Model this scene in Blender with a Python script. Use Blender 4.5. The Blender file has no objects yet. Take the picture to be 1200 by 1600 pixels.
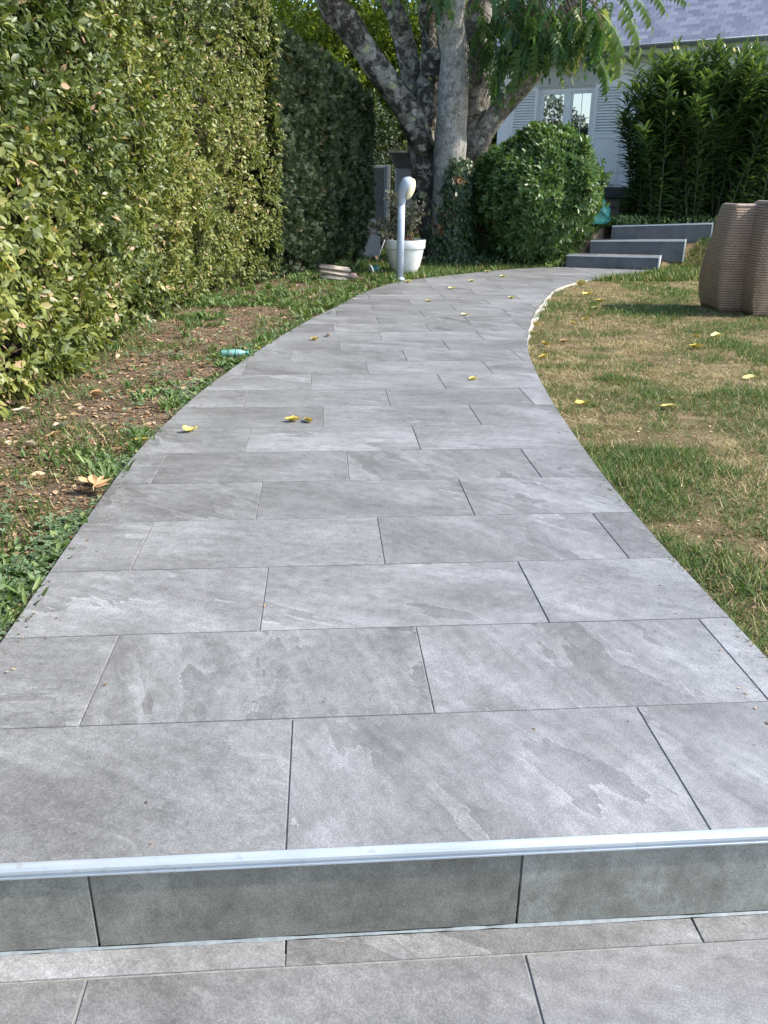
import bpy, bmesh, math, random
import numpy as np
from mathutils import Vector, Matrix, noise as mnoise

# ------------------------------------------------------------------ camera, world, sun
S = bpy.context.scene
COL = S.collection
PIT, YAW, ROL, HC = math.radians(21.85), math.radians(4.27), math.radians(0.5), 1.275
_R = np.array([math.cos(YAW), -math.sin(YAW), 0.0])
_Fh = np.array([math.sin(YAW), math.cos(YAW), 0.0])
_F = _Fh * math.cos(PIT) + np.array([0, 0, -math.sin(PIT)])
_U = _Fh * math.sin(PIT) + np.array([0, 0, math.cos(PIT)])
AX_R = _R * math.cos(ROL) + _U * math.sin(ROL)
AX_U = _U * math.cos(ROL) - _R * math.sin(ROL)
CAM = np.array([0.0, 0.0, HC])
FPX = 1285.0
cd = bpy.data.cameras.new('camera'); cam = bpy.data.objects.new('camera', cd); COL.objects.link(cam)
cam.matrix_world = Matrix((( *[AX_R[0], AX_U[0], -_F[0]], 0), (*[AX_R[1], AX_U[1], -_F[1]], 0), (*[AX_R[2], AX_U[2], -_F[2]], HC), (0, 0, 0, 1)))
cd.sensor_fit = 'VERTICAL'; cd.sensor_height = 36; cd.sensor_width = 27; cd.lens = FPX / 1600 * 36
cd.clip_start = 0.05; cd.clip_end = 400
S.camera = cam

SUN_EL, SUN_DIR = math.radians(42), np.array([0.988, -0.13])
w = bpy.data.worlds.new('World'); S.world = w; w.use_nodes = True
wn = w.node_tree; bg = wn.nodes['Background']
sk = wn.nodes.new('ShaderNodeTexSky'); sk.sky_type = 'NISHITA'; sk.sun_disc = False
sk.sun_elevation = SUN_EL; sk.sun_rotation = math.atan2(SUN_DIR[0], SUN_DIR[1])
sk.dust_density = 1.2; sk.air_density = 1.0
wn.links.new(sk.outputs[0], bg.inputs[0]); bg.inputs[1].default_value = 0.15
sd = bpy.data.lights.new('sun', 'SUN'); sun = bpy.data.objects.new('sun', sd); COL.objects.link(sun)
sd.energy = 2.5; sd.angle = math.radians(1.2); sd.color = (1.0, 0.93, 0.83)
_d = Vector((SUN_DIR[0] * math.cos(SUN_EL), SUN_DIR[1] * math.cos(SUN_EL), math.sin(SUN_EL)))
sun.rotation_euler = _d.to_track_quat('Z', 'Y').to_euler(); sun.location = (20, -4, 20)
S.view_settings.view_transform = 'Standard'; S.view_settings.look = 'None'
S.view_settings.exposure = 1.42; S.view_settings.gamma = 1; S.view_settings.use_curve_mapping = False
S.render.engine = 'CYCLES'
try:
    S.cycles.use_denoising = True; S.cycles.max_bounces = 6; S.cycles.transmission_bounces = 4; S.cycles.diffuse_bounces = 3
except Exception: pass

rng = np.random.default_rng(7); random.seed(7)

def ray(x, y):
    return (x - 600) / FPX * AX_R - (y - 800) / FPX * AX_U + _F
def at(x, y, Y):                      # a sight line met by the upright plane at distance Y
    r = ray(x, y); return r * (Y / r[1]) + CAM
def gp(x, y, z=0.0):                  # a sight line met by the level plane z
    r = ray(x, y); return r * ((z - HC) / r[2]) + CAM

# ------------------------------------------------------------------ material helpers
class M:
    def __init__(s, name):
        s.m = bpy.data.materials.new(name); s.m.use_nodes = True
        s.n = s.m.node_tree.nodes; s.l = s.m.node_tree.links
        s.b = s.n['Principled BSDF']; s.out = s.n['Material Output']
    def N(s, t, **k):
        n = s.n.new(t)
        for a, v in k.items(): setattr(n, a, v)
        return n
    def put(s, sock, v):
        if isinstance(v, bpy.types.NodeSocket): s.l.new(v, sock)
        else: sock.default_value = v
    def coord(s, kind='Object'): return s.N('ShaderNodeTexCoord').outputs[kind]
    def mapping(s, vec, scale=(1, 1, 1), loc=(0, 0, 0), rot=(0, 0, 0)):
        m = s.N('ShaderNodeMapping'); s.put(m.inputs[0], vec); s.put(m.inputs[1], loc); m.inputs[2].default_value = rot; m.inputs[3].default_value = scale
        return m.outputs[0]
    def noise(s, vec, scale, detail=4, rough=.55, dist=0, out=0):
        n = s.N('ShaderNodeTexNoise'); s.put(n.inputs['Vector'], vec)
        n.inputs['Scale'].default_value = scale; n.inputs['Detail'].default_value = detail
        n.inputs['Roughness'].default_value = rough; n.inputs['Distortion'].default_value = dist
        return n.outputs[out]
    def ramp(s, fac, stops, interp='LINEAR'):
        r = s.N('ShaderNodeValToRGB'); s.put(r.inputs[0], fac); e = r.color_ramp.elements; r.color_ramp.interpolation = interp
        while len(e) < len(stops): e.new(0.5)
        for i, (p, c) in enumerate(stops):
            e[i].position = p; e[i].color = (*c, 1) if len(c) == 3 else c
        return r.outputs[0]
    def val(s, fac, a, b, lo=0.0, hi=1.0):
        r = s.N('ShaderNodeMapRange'); s.put(r.inputs[0], fac)
        for i, v in enumerate((a, b, lo, hi)): r.inputs[i + 1].default_value = v
        return r.outputs[0]
    def mix(s, fac, a, b, mode='MIX'):
        m = s.N('ShaderNodeMix', data_type='RGBA', blend_type=mode); s.put(m.inputs[0], fac)
        for i, v in ((6, a), (7, b)):
            if isinstance(v, tuple) and len(v) == 3: v = (*v, 1)
            s.put(m.inputs[i], v)
        return m.outputs[2]
    def math(s, op, a, b=0.0):
        m = s.N('ShaderNodeMath', operation=op); s.put(m.inputs[0], a); s.put(m.inputs[1], b); return m.outputs[0]
    def bump(s, h, strength=.3, dist=.01):
        b = s.N('ShaderNodeBump'); s.put(b.inputs['Height'], h); b.inputs['Strength'].default_value = strength; b.inputs['Distance'].default_value = dist
        s.l.new(b.outputs[0], s.b.inputs['Normal']); return b.outputs[0]
    def base(s, c, rough=.6, metal=0.0, spec=.5):
        if isinstance(c, tuple) and len(c) == 3: c = (*c, 1)
        s.put(s.b.inputs['Base Color'], c); s.put(s.b.inputs['Roughness'], rough); s.b.inputs['Metallic'].default_value = metal
        s.b.inputs['Specular IOR Level'].default_value = spec
        return s
    def attr(s, name): return s.N('ShaderNodeAttribute', attribute_name=name).outputs['Fac']
    def leafy(s, stops, rough=.45, trans=.3, spec=.5, tcol=(1.3, 1.35, .6)):
        c = s.ramp(s.attr('rnd'), stops)
        s.base(c, rough, spec=spec)
        t = s.N('ShaderNodeBsdfTranslucent'); s.put(t.inputs[0], s.mix(1.0, c, tcol, 'MULTIPLY'))
        x = s.N('ShaderNodeMixShader'); x.inputs[0].default_value = trans
        s.l.new(s.b.outputs[0], x.inputs[1]); s.l.new(t.outputs[0], x.inputs[2]); s.l.new(x.outputs[0], s.out.inputs[0])
        return s

def mat_tile(name='slate porcelain', warm=(.905, .905, .885), flakes=.82, ms=26, mo=.7):
    m = M(name)
    oi = m.N('ShaderNodeObjectInfo'); rnd = oi.outputs['Random']
    cmb = m.N('ShaderNodeCombineXYZ')
    for i, k in enumerate((57.3, 113.1, 31.7)): m.put(cmb.inputs[i], m.math('MULTIPLY', rnd, k))
    # every slab is printed from another piece of stone, some turned round
    rot = m.N('ShaderNodeVectorRotate', rotation_type='Z_AXIS'); m.put(rot.inputs['Vector'], m.coord())
    m.put(rot.inputs['Angle'], m.math('MULTIPLY', m.math('FRACT', m.math('MULTIPLY', rnd, 13.7)), 1.3))
    add = m.N('ShaderNodeVectorMath', operation='ADD'); m.put(add.inputs[0], rot.outputs[0]); m.put(add.inputs[1], cmb.outputs[0])
    v = add.outputs[0]
    cloud = m.noise(m.mapping(v, scale=(.8, 1.5, 1)), 2.2, 7, .6, .3)
    mott = m.noise(v, ms, 6, .72)
    streak = m.noise(m.mapping(v, scale=(5, 34, 8), rot=(0, 0, -.5)), 1.0, 5, .7)
    fine = m.noise(v, 230, 3, .78)
    grit = m.noise(v, 560, 2, .6)
    c = m.ramp(cloud, [(.27, (.172, .169, .166)), (.5, (.24, .24, .243)), (.74, (.325, .328, .336))])
    # cleft layers: each breaks off sharply on one side and fades on the other
    def layer(scale, rotz, loc, terr, lo, hi, mlo, mhi, mscale):
        vs = m.mapping(v, scale=scale, rot=(0, 0, rotz), loc=loc)
        f = m.math('ADD', m.noise(vs, 1.0, 7, .58, .25), m.math('MULTIPLY', m.math('SUBTRACT', mott, .5), .035))
        saw = m.math('FRACT', m.math('MULTIPLY', f, terr))
        mask = m.val(m.noise(m.mapping(v, loc=(loc[1], loc[0], 3.1)), mscale, 3, .5), mlo, mhi)
        return saw, mask
    s1, k1 = layer((1.1, 3.2, 1), .55, (3, 7, 1), 5.0, 0, 1, .5, .6, 1.1)
    s2, k2 = layer((1.3, 2.4, 1), -.35, (13, 2, 5), 4.0, 0, 1, .54, .62, 1.4)
    s3, k3 = layer((.55, 1.7, 1), .5, (5, 11, 2), 2.6, 0, 1, .42, .56, .9)
    k3 = m.math('MULTIPLY', k3, .8)
    for sw, kk in ((s3, k3), (s1, k1), (s2, k2)):
        kk = m.math('MULTIPLY', kk, flakes)
        c = m.mix(kk, c, m.mix(1.0, c, m.ramp(sw, [(0, (.75, .745, .735)), (.3, (.92, .92, .92)), (.7, (1.05, 1.05, 1.05)), (.955, (1.17, 1.17, 1.18)), (1, (1.42, 1.42, 1.44))]), 'MULTIPLY'))
    # a few long pale scratches of mineral
    vein = m.noise(m.mapping(v, scale=(.55, 2.4, 1), rot=(0, 0, .45)), 1.1, 4, .55, .5)
    vm = m.math('MULTIPLY', m.val(vein, .488, .5), m.val(vein, .512, .5))
    c = m.mix(m.math('MULTIPLY', vm, m.val(m.noise(v, 1.7, 2), .5, .7, 0, .45 * flakes)), c, (.44, .443, .45))
    c = m.mix(mo, c, m.ramp(mott, [(.28, (.66, .65, .64)), (.52, (1, 1, 1)), (.74, (1.28, 1.28, 1.29))]), 'MULTIPLY')
    c = m.mix(.45, c, m.ramp(streak, [(.3, (.7, .7, .69)), (.52, (1, 1, 1)), (.72, (1.3, 1.3, 1.3))]), 'MULTIPLY')
    c = m.mix(.55, c, m.ramp(fine, [(.33, (.5, .5, .5)), (.5, (.98, .98, .98)), (.64, (1.6, 1.6, 1.62))]), 'MULTIPLY')
    tint = m.ramp(m.math('FRACT', m.math('MULTIPLY', rnd, 7.31)), [(0, (.86, .855, .85)), (.5, (1, 1, 1)), (1, (1.13, 1.13, 1.14))])
    c = m.mix(1.0, m.mix(1.0, c, tint, 'MULTIPLY'), warm, 'MULTIPLY')
    m.base(c, m.val(mott, .3, .7, .42, .62), spec=.5)
    h = m.math('ADD', m.math('MULTIPLY', m.math('MULTIPLY', s1, k1), .5), m.math('ADD', m.math('MULTIPLY', m.math('MULTIPLY', s2, k2), .5), m.math('ADD', m.math('MULTIPLY', fine, .45), m.math('MULTIPLY', grit, .2))))
    m.bump(h, .35, .0025)
    return m.m

def simple(name, col, rough=.6, metal=0.0, var=.12, scale=8, spec=.5, bump=.0, bscale=60):
    m = M(name); v = m.coord()
    n = m.noise(v, scale, 5, .6)
    lo = tuple(c * (1 - var) for c in col); hi = tuple(min(1, c * (1 + var)) for c in col)
    m.base(m.ramp(n, [(.3, lo), (.7, hi)]), rough, metal, spec)
    if bump: m.bump(m.noise(v, bscale, 4, .6), bump, .01)
    return m.m

MT = {}
MT['tile'] = mat_tile()
MT['risertile'] = mat_tile('slate porcelain with olive cast', (1.03, 1.01, .86), .5, 15, 1.0)  # olive colour cast of the light put into the riser tiles
MT['grout'] = simple('grout', (.27, .262, .248), .9, var=.3, scale=30)
MT['mortar'] = simple('pale mortar', (.37, .345, .305), .95, var=.3, scale=26, bump=.6, bscale=50)
MT['alu'] = simple('brushed aluminium', (.62, .66, .70), .42, 0.45, var=.05, scale=6)
def _alu():
    m = M('scuffed aluminium'); v = m.coord(); sc = m.noise(m.mapping(v, scale=(3, 90, 90)), 1.0, 5, .75); sp = m.noise(v, 34, 4, .7); lo = m.noise(v, 3, 3)
    c = m.mix(m.val(sp, .58, .7, 0, .55), m.ramp(lo, [(.3, (.46, .51, .55)), (.7, (.58, .63, .66))]), (.36, .37, .36))
    m.base(c, m.val(sc, .3, .7, .3, .6), .45); m.bump(sc, .15, .002); return m.m
MT['nosing'] = _alu()
MT['sealant'] = simple('pale sealant', (.24, .275, .29), .5, var=.25, scale=40)
def _dark_tile():
    m = M('dark slate riser tile'); v = m.coord()
    n = m.noise(v, 3.5, 6, .65, .6); f = m.noise(v, 60, 4, .7)
    c = m.mix(.6, m.ramp(n, [(.3, (.06, .065, .068)), (.7, (.115, .12, .126))]), m.ramp(f, [(.3, (.75, .75, .75)), (.7, (1.2, 1.2, 1.2))]), 'MULTIPLY')
    m.base(c, .5); m.bump(f, .2, .004); return m.m
MT['riser'] = _dark_tile()
MT['concrete'] = simple('pale concrete', (.55, .54, .52), .9, var=.2, scale=9, bump=.3)
MT['block'] = simple('grey concrete block', (.2, .185, .165), .95, var=.25, scale=14, bump=.5)
MT['plinth'] = simple('dark terrace slab', (.055, .06, .065), .7, var=.2, scale=6)
MT['lamp'] = simple('pale grey lacquer', (.43, .485, .565), .32, 0, var=.04, scale=5)
MT['lens'] = simple('ivory lens plastic', (.8, .74, .5), .3, 0, var=.06, scale=7)
MT['pot'] = simple('white plastic pot', (.78, .78, .75), .42, 0, var=.06, scale=7, spec=.4)
MT['soil'] = simple('potting soil', (.05, .035, .025), 1, var=.3, scale=40, bump=.8)
MT['wall'] = simple('white render', (.84, .84, .85), .9, var=.04, scale=3, bump=.1)
MT['white'] = simple('white paint', (.8, .8, .79), .5, var=.04, scale=5)
MT['beige'] = simple('weathered lintel paint', (.5, .5, .47), .7, var=.08, scale=5)
MT['zinc'] = simple('zinc gutter', (.33, .35, .38), .45, .6, var=.1, scale=5)
MT['graywood'] = simple('grey stained timber', (.12, .115, .11), .8, var=.25, scale=9, bump=.3)
MT['postgray'] = simple('pale grey post', (.28, .30, .32), .7, var=.1, scale=7)
MT['gatemesh'] = simple('grey gate panel', (.14, .135, .13), .7, var=.2, scale=9)
MT['brownwood'] = simple('weathered brown board', (.1, .075, .055), .85, var=.3, scale=9, bump=.3)
MT['teal'] = simple('teal plastic', (.06, .30, .26), .38, var=.25, scale=10)
MT['tealpale'] = simple('pale teal plastic', (.2, .42, .37), .4, var=.2, scale=14)
MT['darkteal'] = simple('dark green plastic', (.01, .09, .08), .4, var=.1)
MT['stone'] = simple('buff stone', (.52, .43, .35), .9, var=.25, scale=10, bump=.5)
MT['stonepink'] = simple('pinkish stone', (.5, .33, .26), .9, var=.3, scale=12, bump=.5)
MT['slabwhite'] = simple('off white slab', (.27, .265, .25), .85, var=.15, scale=6)
MT['twig'] = simple('brown twig', (.13, .085, .05), .9, var=.3, scale=20)
MT['stem'] = simple('green grey stem', (.055, .055, .032), .9, var=.3, scale=12)
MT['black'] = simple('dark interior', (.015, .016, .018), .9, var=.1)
MT['rod'] = simple('white rod', (.7, .7, .7), .5, var=.05)

def _bark():
    m = M('lichen bark'); v = m.coord()
    vz = m.mapping(v, scale=(1, 1, .45))
    big = m.noise(v, 2.2, 5, .6, .5); mid = m.noise(v, 9, 6, .7, .6); fine = m.noise(vz, 45, 5, .75)
    c = m.ramp(mid, [(.3, (.05, .043, .037)), (.40, (.17, .155, .135)), (.52, (.34, .32, .285)), (.68, (.5, .485, .45))])
    moss = m.val(m.noise(v, 3.6, 5, .65, .8), .44, .52, 0, 1.0)
    c = m.mix(m.math('MINIMUM', m.math('MULTIPLY', m.math('MULTIPLY', moss, m.val(m.noise(v, 14, 4, .7), .3, .5)), m.attr('moss')), .88), c, (.03, .026, .019))
    c = m.mix(m.val(m.attr('moss'), .25, .0, 0, .45), c, (.58, .57, .54))  # low moss: pale front stem, lightened further against the crown's shade
    # round lichen patches
    vo = m.N('ShaderNodeTexVoronoi'); wv = m.N('ShaderNodeVectorMath', operation='ADD'); m.put(wv.inputs[0], v)
    sc = m.N('ShaderNodeVectorMath', operation='SCALE'); m.put(sc.inputs[0], m.noise(v, 9, 3, out=1)); sc.inputs[3].default_value = .12; m.put(wv.inputs[1], sc.outputs[0])
    m.put(vo.inputs['Vector'], wv.outputs[0]); vo.inputs['Scale'].default_value = 5.2
    sel = m.N('ShaderNodeSeparateColor'); m.put(sel.inputs[0], vo.outputs['Color'])
    patch = m.math('MULTIPLY', m.val(vo.outputs['Distance'], .36, .26), m.val(sel.outputs[0], .42, .47))
    lc = m.mix(m.val(sel.outputs[1], .45, .55), (.5, .5, .47), (.47, .5, .25))
    c = m.mix(m.math('MULTIPLY', patch, m.val(fine, .3, .55, .3, .9)), c, lc)
    c = m.mix(.8, c, m.ramp(fine, [(.32, (.35, .34, .33)), (.52, (1, 1, 1)), (.7, (1.3, 1.3, 1.3))]), 'MULTIPLY')
    fl = m.noise(m.mapping(v, scale=(1, 1, .6)), 28, 4, .75)
    c = m.mix(m.val(fl, .56, .66, 0, .75), c, (.06, .052, .045))
    c = m.mix(m.val(m.noise(v, 6, 5, .7), .58, .68, 0, .5), c, (.33, .34, .24))
    m.base(c, .92, spec=.2)
    m.bump(m.math('ADD', mid, m.math('MULTIPLY', fine, .6)), .9, .03)
    return m.m
MT['bark'] = _bark()

def _ground():
    m = M('garden soil and dry turf'); v = m.coord()
    z = m.attr('lawn')
    big = m.noise(v, 1.4, 5, .6); mid = m.noise(v, 8, 6, .7); fine = m.noise(v, 70, 5, .75); f2 = m.noise(v, 25, 5, .8)
    soil = m.ramp(mid, [(.28, (.11, .082, .056)), (.5, (.22, .168, .118)), (.72, (.36, .285, .205))])
    soil = m.mix(m.val(f2, .56, .66), soil, (.36, .26, .17))
    turf = m.ramp(mid, [(.28, (.12, .088, .048)), (.5, (.26, .196, .108)), (.74, (.44, .35, .21))])
    green = m.val(big, .47, .62)
    turf = m.mix(m.math('MULTIPLY', green, .6), turf, (.085, .11, .035))
    c = m.mix(z, soil, turf)
    c = m.mix(.85, c, m.ramp(fine, [(.3, (.4, .38, .36)), (.5, (1, 1, 1)), (.7, (1.45, 1.42, 1.38))]), 'MULTIPLY')
    m.base(c, 1, spec=.1); m.bump(m.math('ADD', fine, m.math('MULTIPLY', f2, 1.5)), .9, .03)
    return m.m
MT['ground'] = _ground()

MT['laurel'] = M('laurel leaf').leafy([(0, (.030, .052, .015)), (.35, (.068, .10, .024)), (.62, (.12, .15, .036)), (.8, (.20, .225, .05)), (.92, (.30, .32, .09)), (.945, (.40, .27, .15)), (1, (.55, .38, .27))], .42, .25, .4).m
MT['conifer'] = M('conifer spray').leafy([(0, (.026, .046, .022)), (.5, (.055, .085, .036)), (.85, (.09, .125, .048)), (.95, (.11, .10, .04)), (1, (.18, .12, .06))], .6, .15).m
MT['bush'] = M('glossy shrub leaf').leafy([(0, (.04, .09, .028)), (.45, (.09, .165, .048)), (.8, (.165, .25, .075)), (1, (.29, .35, .15))], .4, .3).m
MT['oleander'] = M('oleander leaf').leafy([(0, (.042, .08, .03)), (.5, (.085, .145, .052)), (.85, (.15, .215, .075)), (1, (.25, .30, .11))], .34, .32).m
MT['walnut'] = M('compound leaf').leafy([(0, (.03, .08, .025)), (.5, (.065, .14, .034)), (.8, (.13, .21, .048)), (.93, (.2, .25, .08)), (1, (.3, .3, .16))], .45, .4).m
MT['bright'] = M('sunlit background leaf').leafy([(0, (.06, .10, .015)), (.5, (.14, .2, .025)), (1, (.27, .32, .05))], .5, .45).m
MT['ivy'] = M('ivy leaf').leafy([(0, (.018, .042, .016)), (.55, (.045, .078, .026)), (.85, (.085, .125, .036)), (.9, (.2, .09, .035)), (1, (.3, .15, .06))], .4, .15).m
MT['olive'] = M('grey green leaf').leafy([(0, (.09, .105, .075)), (.6, (.17, .19, .135)), (.85, (.26, .27, .2)), (1, (.3, .2, .1))], .6, .2).m
MT['weed'] = M('weed leaf').leafy([(0, (.035, .085, .022)), (.5, (.085, .155, .04)), (.85, (.16, .23, .07)), (1, (.26, .31, .11))], .5, .25).m
MT['clover'] = M('clover leaf').leafy([(0, (.06, .11, .05)), (.5, (.13, .2, .105)), (1, (.27, .35, .2))], .5, .2).m
MT['grass'] = M('grass blade').leafy([(0, (.045, .095, .02)), (.45, (.09, .16, .035)), (.6, (.2, .23, .065)), (.66, (.31, .245, .12)), (.85, (.52, .42, .22)), (1, (.68, .59, .37))], .6, .25, spec=.25).m
MT['litter'] = M('dead leaf litter').leafy([(0, (.11, .072, .042)), (.35, (.26, .16, .085)), (.65, (.43, .29, .165)), (.88, (.60, .46, .30)), (1, (.72, .62, .48))], .8, .1, spec=.2, tcol=(1, .9, .7)).m
def _yl(name, lo, hi):
    m = M(name); v = m.coord(); n = m.noise(v, 30, 4, .6)
    m.base(m.ramp(n, [(.3, lo), (.65, hi)]), .55, spec=.3); return m.m
MT['yleaf'] = _yl('yellow fallen leaf', (.55, .38, .05), (.74, .60, .15))
MT['ypale'] = _yl('pale yellow fallen leaf', (.68, .55, .16), (.86, .78, .34))
MT['tan'] = _yl('tan dead leaf', (.42, .24, .11), (.66, .43, .24))
MT['bleach'] = _yl('bleached dead leaf', (.5, .4, .27), (.75, .66, .5))

def _weave():
    m = M('woven rattan'); uv = m.N('ShaderNodeUVMap').outputs[0]
    sx = m.N('ShaderNodeSeparateXYZ'); m.put(sx.inputs[0], uv)
    u = m.math('MULTIPLY', sx.outputs[0], math.pi / .026); vv = m.math('MULTIPLY', sx.outputs[1], math.pi / .026)
    row = m.math('FLOOR', m.math('DIVIDE', sx.outputs[1], .026))
    par = m.math('MULTIPLY', m.math('MODULO', m.math('ABSOLUTE', row), 2.0), math.pi / 2)
    hu = m.math('ABSOLUTE', m.math('SINE', m.math('ADD', u, par)))
    hv = m.math('ABSOLUTE', m.math('SINE', vv))
    h = m.math('MULTIPLY', m.math('POWER', hu, .22), m.math('POWER', hv, .6))
    n = m.noise(m.coord(), 14, 4, .6)
    c = m.mix(h, (.07, .05, .038), m.ramp(n, [(.3, (.36, .235, .15)), (.7, (.50, .345, .235))]))
    c = m.mix(m.math('MULTIPLY', m.math('POWER', hu, 8.0), .25), c, (.5, .42, .34))
    m.base(c, .5, spec=.35); m.bump(h, .9, .008)
    return m.m
MT['rattan'] = _weave()
MT['rattanrim'] = simple('rattan edge binding', (.36, .27, .2), .5, var=.2, scale=60, bump=.4, bscale=120)
def _slate():
    m = M('roof slate'); oi = m.N('ShaderNodeObjectInfo'); n = m.noise(m.coord(), 12, 4, .6)
    c = m.mix(.5, m.ramp(oi.outputs['Random'], [(0, (.19, .195, .24)), (.5, (.25, .255, .31)), (1, (.33, .335, .39))]), m.ramp(n, [(.3, (.8, .8, .8)), (.7, (1.15, 1.15, 1.15))]), 'MULTIPLY')
    m.base(c, .45); return m.m
MT['slate'] = _slate()
def _glass():
    m = M('window glass')
    m.base((.012, .015, .02), .02, spec=1.0); m.b.inputs['IOR'].default_value = 2.4
    m.b.inputs['Coat Weight'].default_value = 1.0; m.b.inputs['Coat Roughness'].default_value = .01; m.b.inputs['Coat IOR'].default_value = 1.9
    return m.m
MT['glass'] = _glass()

# ------------------------------------------------------------------ object helpers
def link(name, me, parent=None, kind=None):
    o = bpy.data.objects.new(name, me); COL.objects.link(o)
    if parent is not None: o.parent = parent
    if kind: o['kind'] = kind
    return o
def mesh(name, verts, faces, mat, smooth=False):
    me = bpy.data.meshes.new(name)
    me.from_pydata([tuple(map(float, v)) for v in verts], [], [tuple(map(int, f)) for f in faces]); me.validate(clean_customdata=False)
    for mm in (mat if isinstance(mat, (list, tuple)) else [mat]): me.materials.append(MT[mm] if isinstance(mm, str) else mm)
    if smooth: me.polygons.foreach_set('use_smooth', [True] * len(me.polygons))
    me.update(); return me
def part(name, verts, faces, mat, parent=None, smooth=False, kind=None):
    return link(name, mesh(name, verts, faces, mat, smooth), parent, kind)
def bm_part(name, bm, mat, parent=None, smooth=False, kind=None, bevel=0.0, seg=2):
    if bevel: bmesh.ops.bevel(bm, geom=bm.edges[:], offset=bevel, segments=seg, affect='EDGES', profile=.6)
    bmesh.ops.recalc_face_normals(bm, faces=bm.faces[:])
    me = bpy.data.meshes.new(name); bm.to_mesh(me); bm.free(); me.materials.append(MT[mat])
    if smooth: me.polygons.foreach_set('use_smooth', [True] * len(me.polygons))
    return link(name, me, parent, kind)
def thing(name, label, cat, loc=(0, 0, 0), group=None):
    o = bpy.data.objects.new(name, None); COL.objects.link(o); o.location = [float(c) for c in loc]
    o.empty_display_size = .1
    tag(o, label, cat, group); return o
def tag(o, label, cat, group=None):
    o['label'] = label; o['category'] = cat
    if group: o['group'] = group
    return o
def box(bm, size, loc=(0, 0, 0), M4=None):
    mt = Matrix.Translation([float(c) for c in loc]) @ Matrix.Diagonal((*[float(s) for s in size], 1))
    if M4 is not None: mt = M4 @ mt
    return bmesh.ops.create_cube(bm, size=1, matrix=mt)
def boxpart(name, size, loc, mat, parent=None, bevel=.004, M4=None, kind=None):
    bm = bmesh.new(); box(bm, size, loc, M4); return bm_part(name, bm, mat, parent, bevel=bevel, seg=1, kind=kind)
def hexa(name, b4, t4, mat, parent=None, bevel=.0):   # a solid from four lower and four upper corners
    bm = bmesh.new(); v = [bm.verts.new([float(c) for c in p]) for p in list(b4) + list(t4)]
    for f in ((3, 2, 1, 0), (4, 5, 6, 7), (0, 1, 5, 4), (1, 2, 6, 5), (2, 3, 7, 6), (3, 0, 4, 7)): bm.faces.new([v[i] for i in f])
    return bm_part(name, bm, mat, parent, bevel=bevel, seg=1)
def tube(pts, radii, n=8, cap=True, wob=0.0, seed=0, up0=None):
    pts = np.array(pts, float); k = len(pts); V = []; Fc = []
    tan = np.gradient(pts, axis=0); tan /= np.linalg.norm(tan, axis=1)[:, None] + 1e-9
    a = np.array([1., 0, 0]) if abs(tan[0][0]) < .8 else np.array([0, 1., 0])
    for i in range(k):
        a = a - tan[i] * a.dot(tan[i]); a /= np.linalg.norm(a); b = np.cross(tan[i], a)
        for j in range(n):
            th = 2 * math.pi * j / n; r = radii[i]
            if wob:
                p = pts[i] + r * (math.cos(th) * a + math.sin(th) * b)
                r *= 1 + wob * mnoise.noise(Vector(p * 2.2) + Vector((seed, 0, 0))) + wob * .6 * mnoise.noise(Vector(p * 7) + Vector((seed, 5, 0)))
            V.append(pts[i] + r * (math.cos(th) * a + math.sin(th) * b))
    for i in range(k - 1):
        for j in range(n): Fc.append((i * n + j, i * n + (j + 1) % n, (i + 1) * n + (j + 1) % n, (i + 1) * n + j))
    if cap:
        Fc.append(tuple(range(n))[::-1]); Fc.append(tuple((k - 1) * n + j for j in range(n)))
    return V, Fc
def join(parts):
    V = []; Fc = []
    for v, f in parts:
        o = len(V); V += list(v); Fc += [tuple(i + o for i in q) for q in f]
    return V, Fc
def spline(pts, n):
    pts = np.array(pts, float); d = np.r_[0, np.cumsum(np.linalg.norm(np.diff(pts, axis=0), axis=1))]
    P = np.vstack([2 * pts[0] - pts[1], pts, 2 * pts[-1] - pts[-2]]); out = []
    for t in np.linspace(0, d[-1], n):
        i = min(np.searchsorted(d, t, side='right') - 1, len(pts) - 2); u = (t - d[i]) / (d[i + 1] - d[i])
        p0, p1, p2, p3 = P[i:i + 4]
        out.append(.5 * ((2 * p1) + (p2 - p0) * u + (2 * p0 - 5 * p1 + 4 * p2 - p3) * u ** 2 + (3 * p1 - p0 - 3 * p2 + p3) * u ** 3))
    return np.array(out)
def lathe(prof, n=32):
    V = []; Fc = []
    for r, z in prof:
        for j in range(n): V.append((r * math.cos(2 * math.pi * j / n), r * math.sin(2 * math.pi * j / n), z))
    for i in range(len(prof) - 1):
        for j in range(n): Fc.append((i * n + j, i * n + (j + 1) % n, (i + 1) * n + (j + 1) % n, (i + 1) * n + j))
    return V, Fc

# value noise on arrays
def vnoise(x, y, seed=0):
    xi = np.floor(x).astype(np.int64); yi = np.floor(y).astype(np.int64); fx = x - xi; fy = y - yi
    fx = fx * fx * (3 - 2 * fx); fy = fy * fy * (3 - 2 * fy)
    def h(a, b):
        n = (a * 374761393 + b * 668265263 + seed * 974711) & 0x7fffffff
        n = ((n ^ (n >> 13)) * 1274126177) & 0x7fffffff
        return ((n ^ (n >> 16)) & 0xffff) / 65535.0
    return (h(xi, yi) * (1 - fx) + h(xi + 1, yi) * fx) * (1 - fy) + (h(xi, yi + 1) * (1 - fx) + h(xi + 1, yi + 1) * fx) * fy
def fbm(x, y, seed=0, o=4):
    s = 0; a = .5; t = 0
    for i in range(o): s = s + a * vnoise(x * 2 ** i, y * 2 ** i, seed + i); t += a; a *= .55
    return s / t

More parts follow.
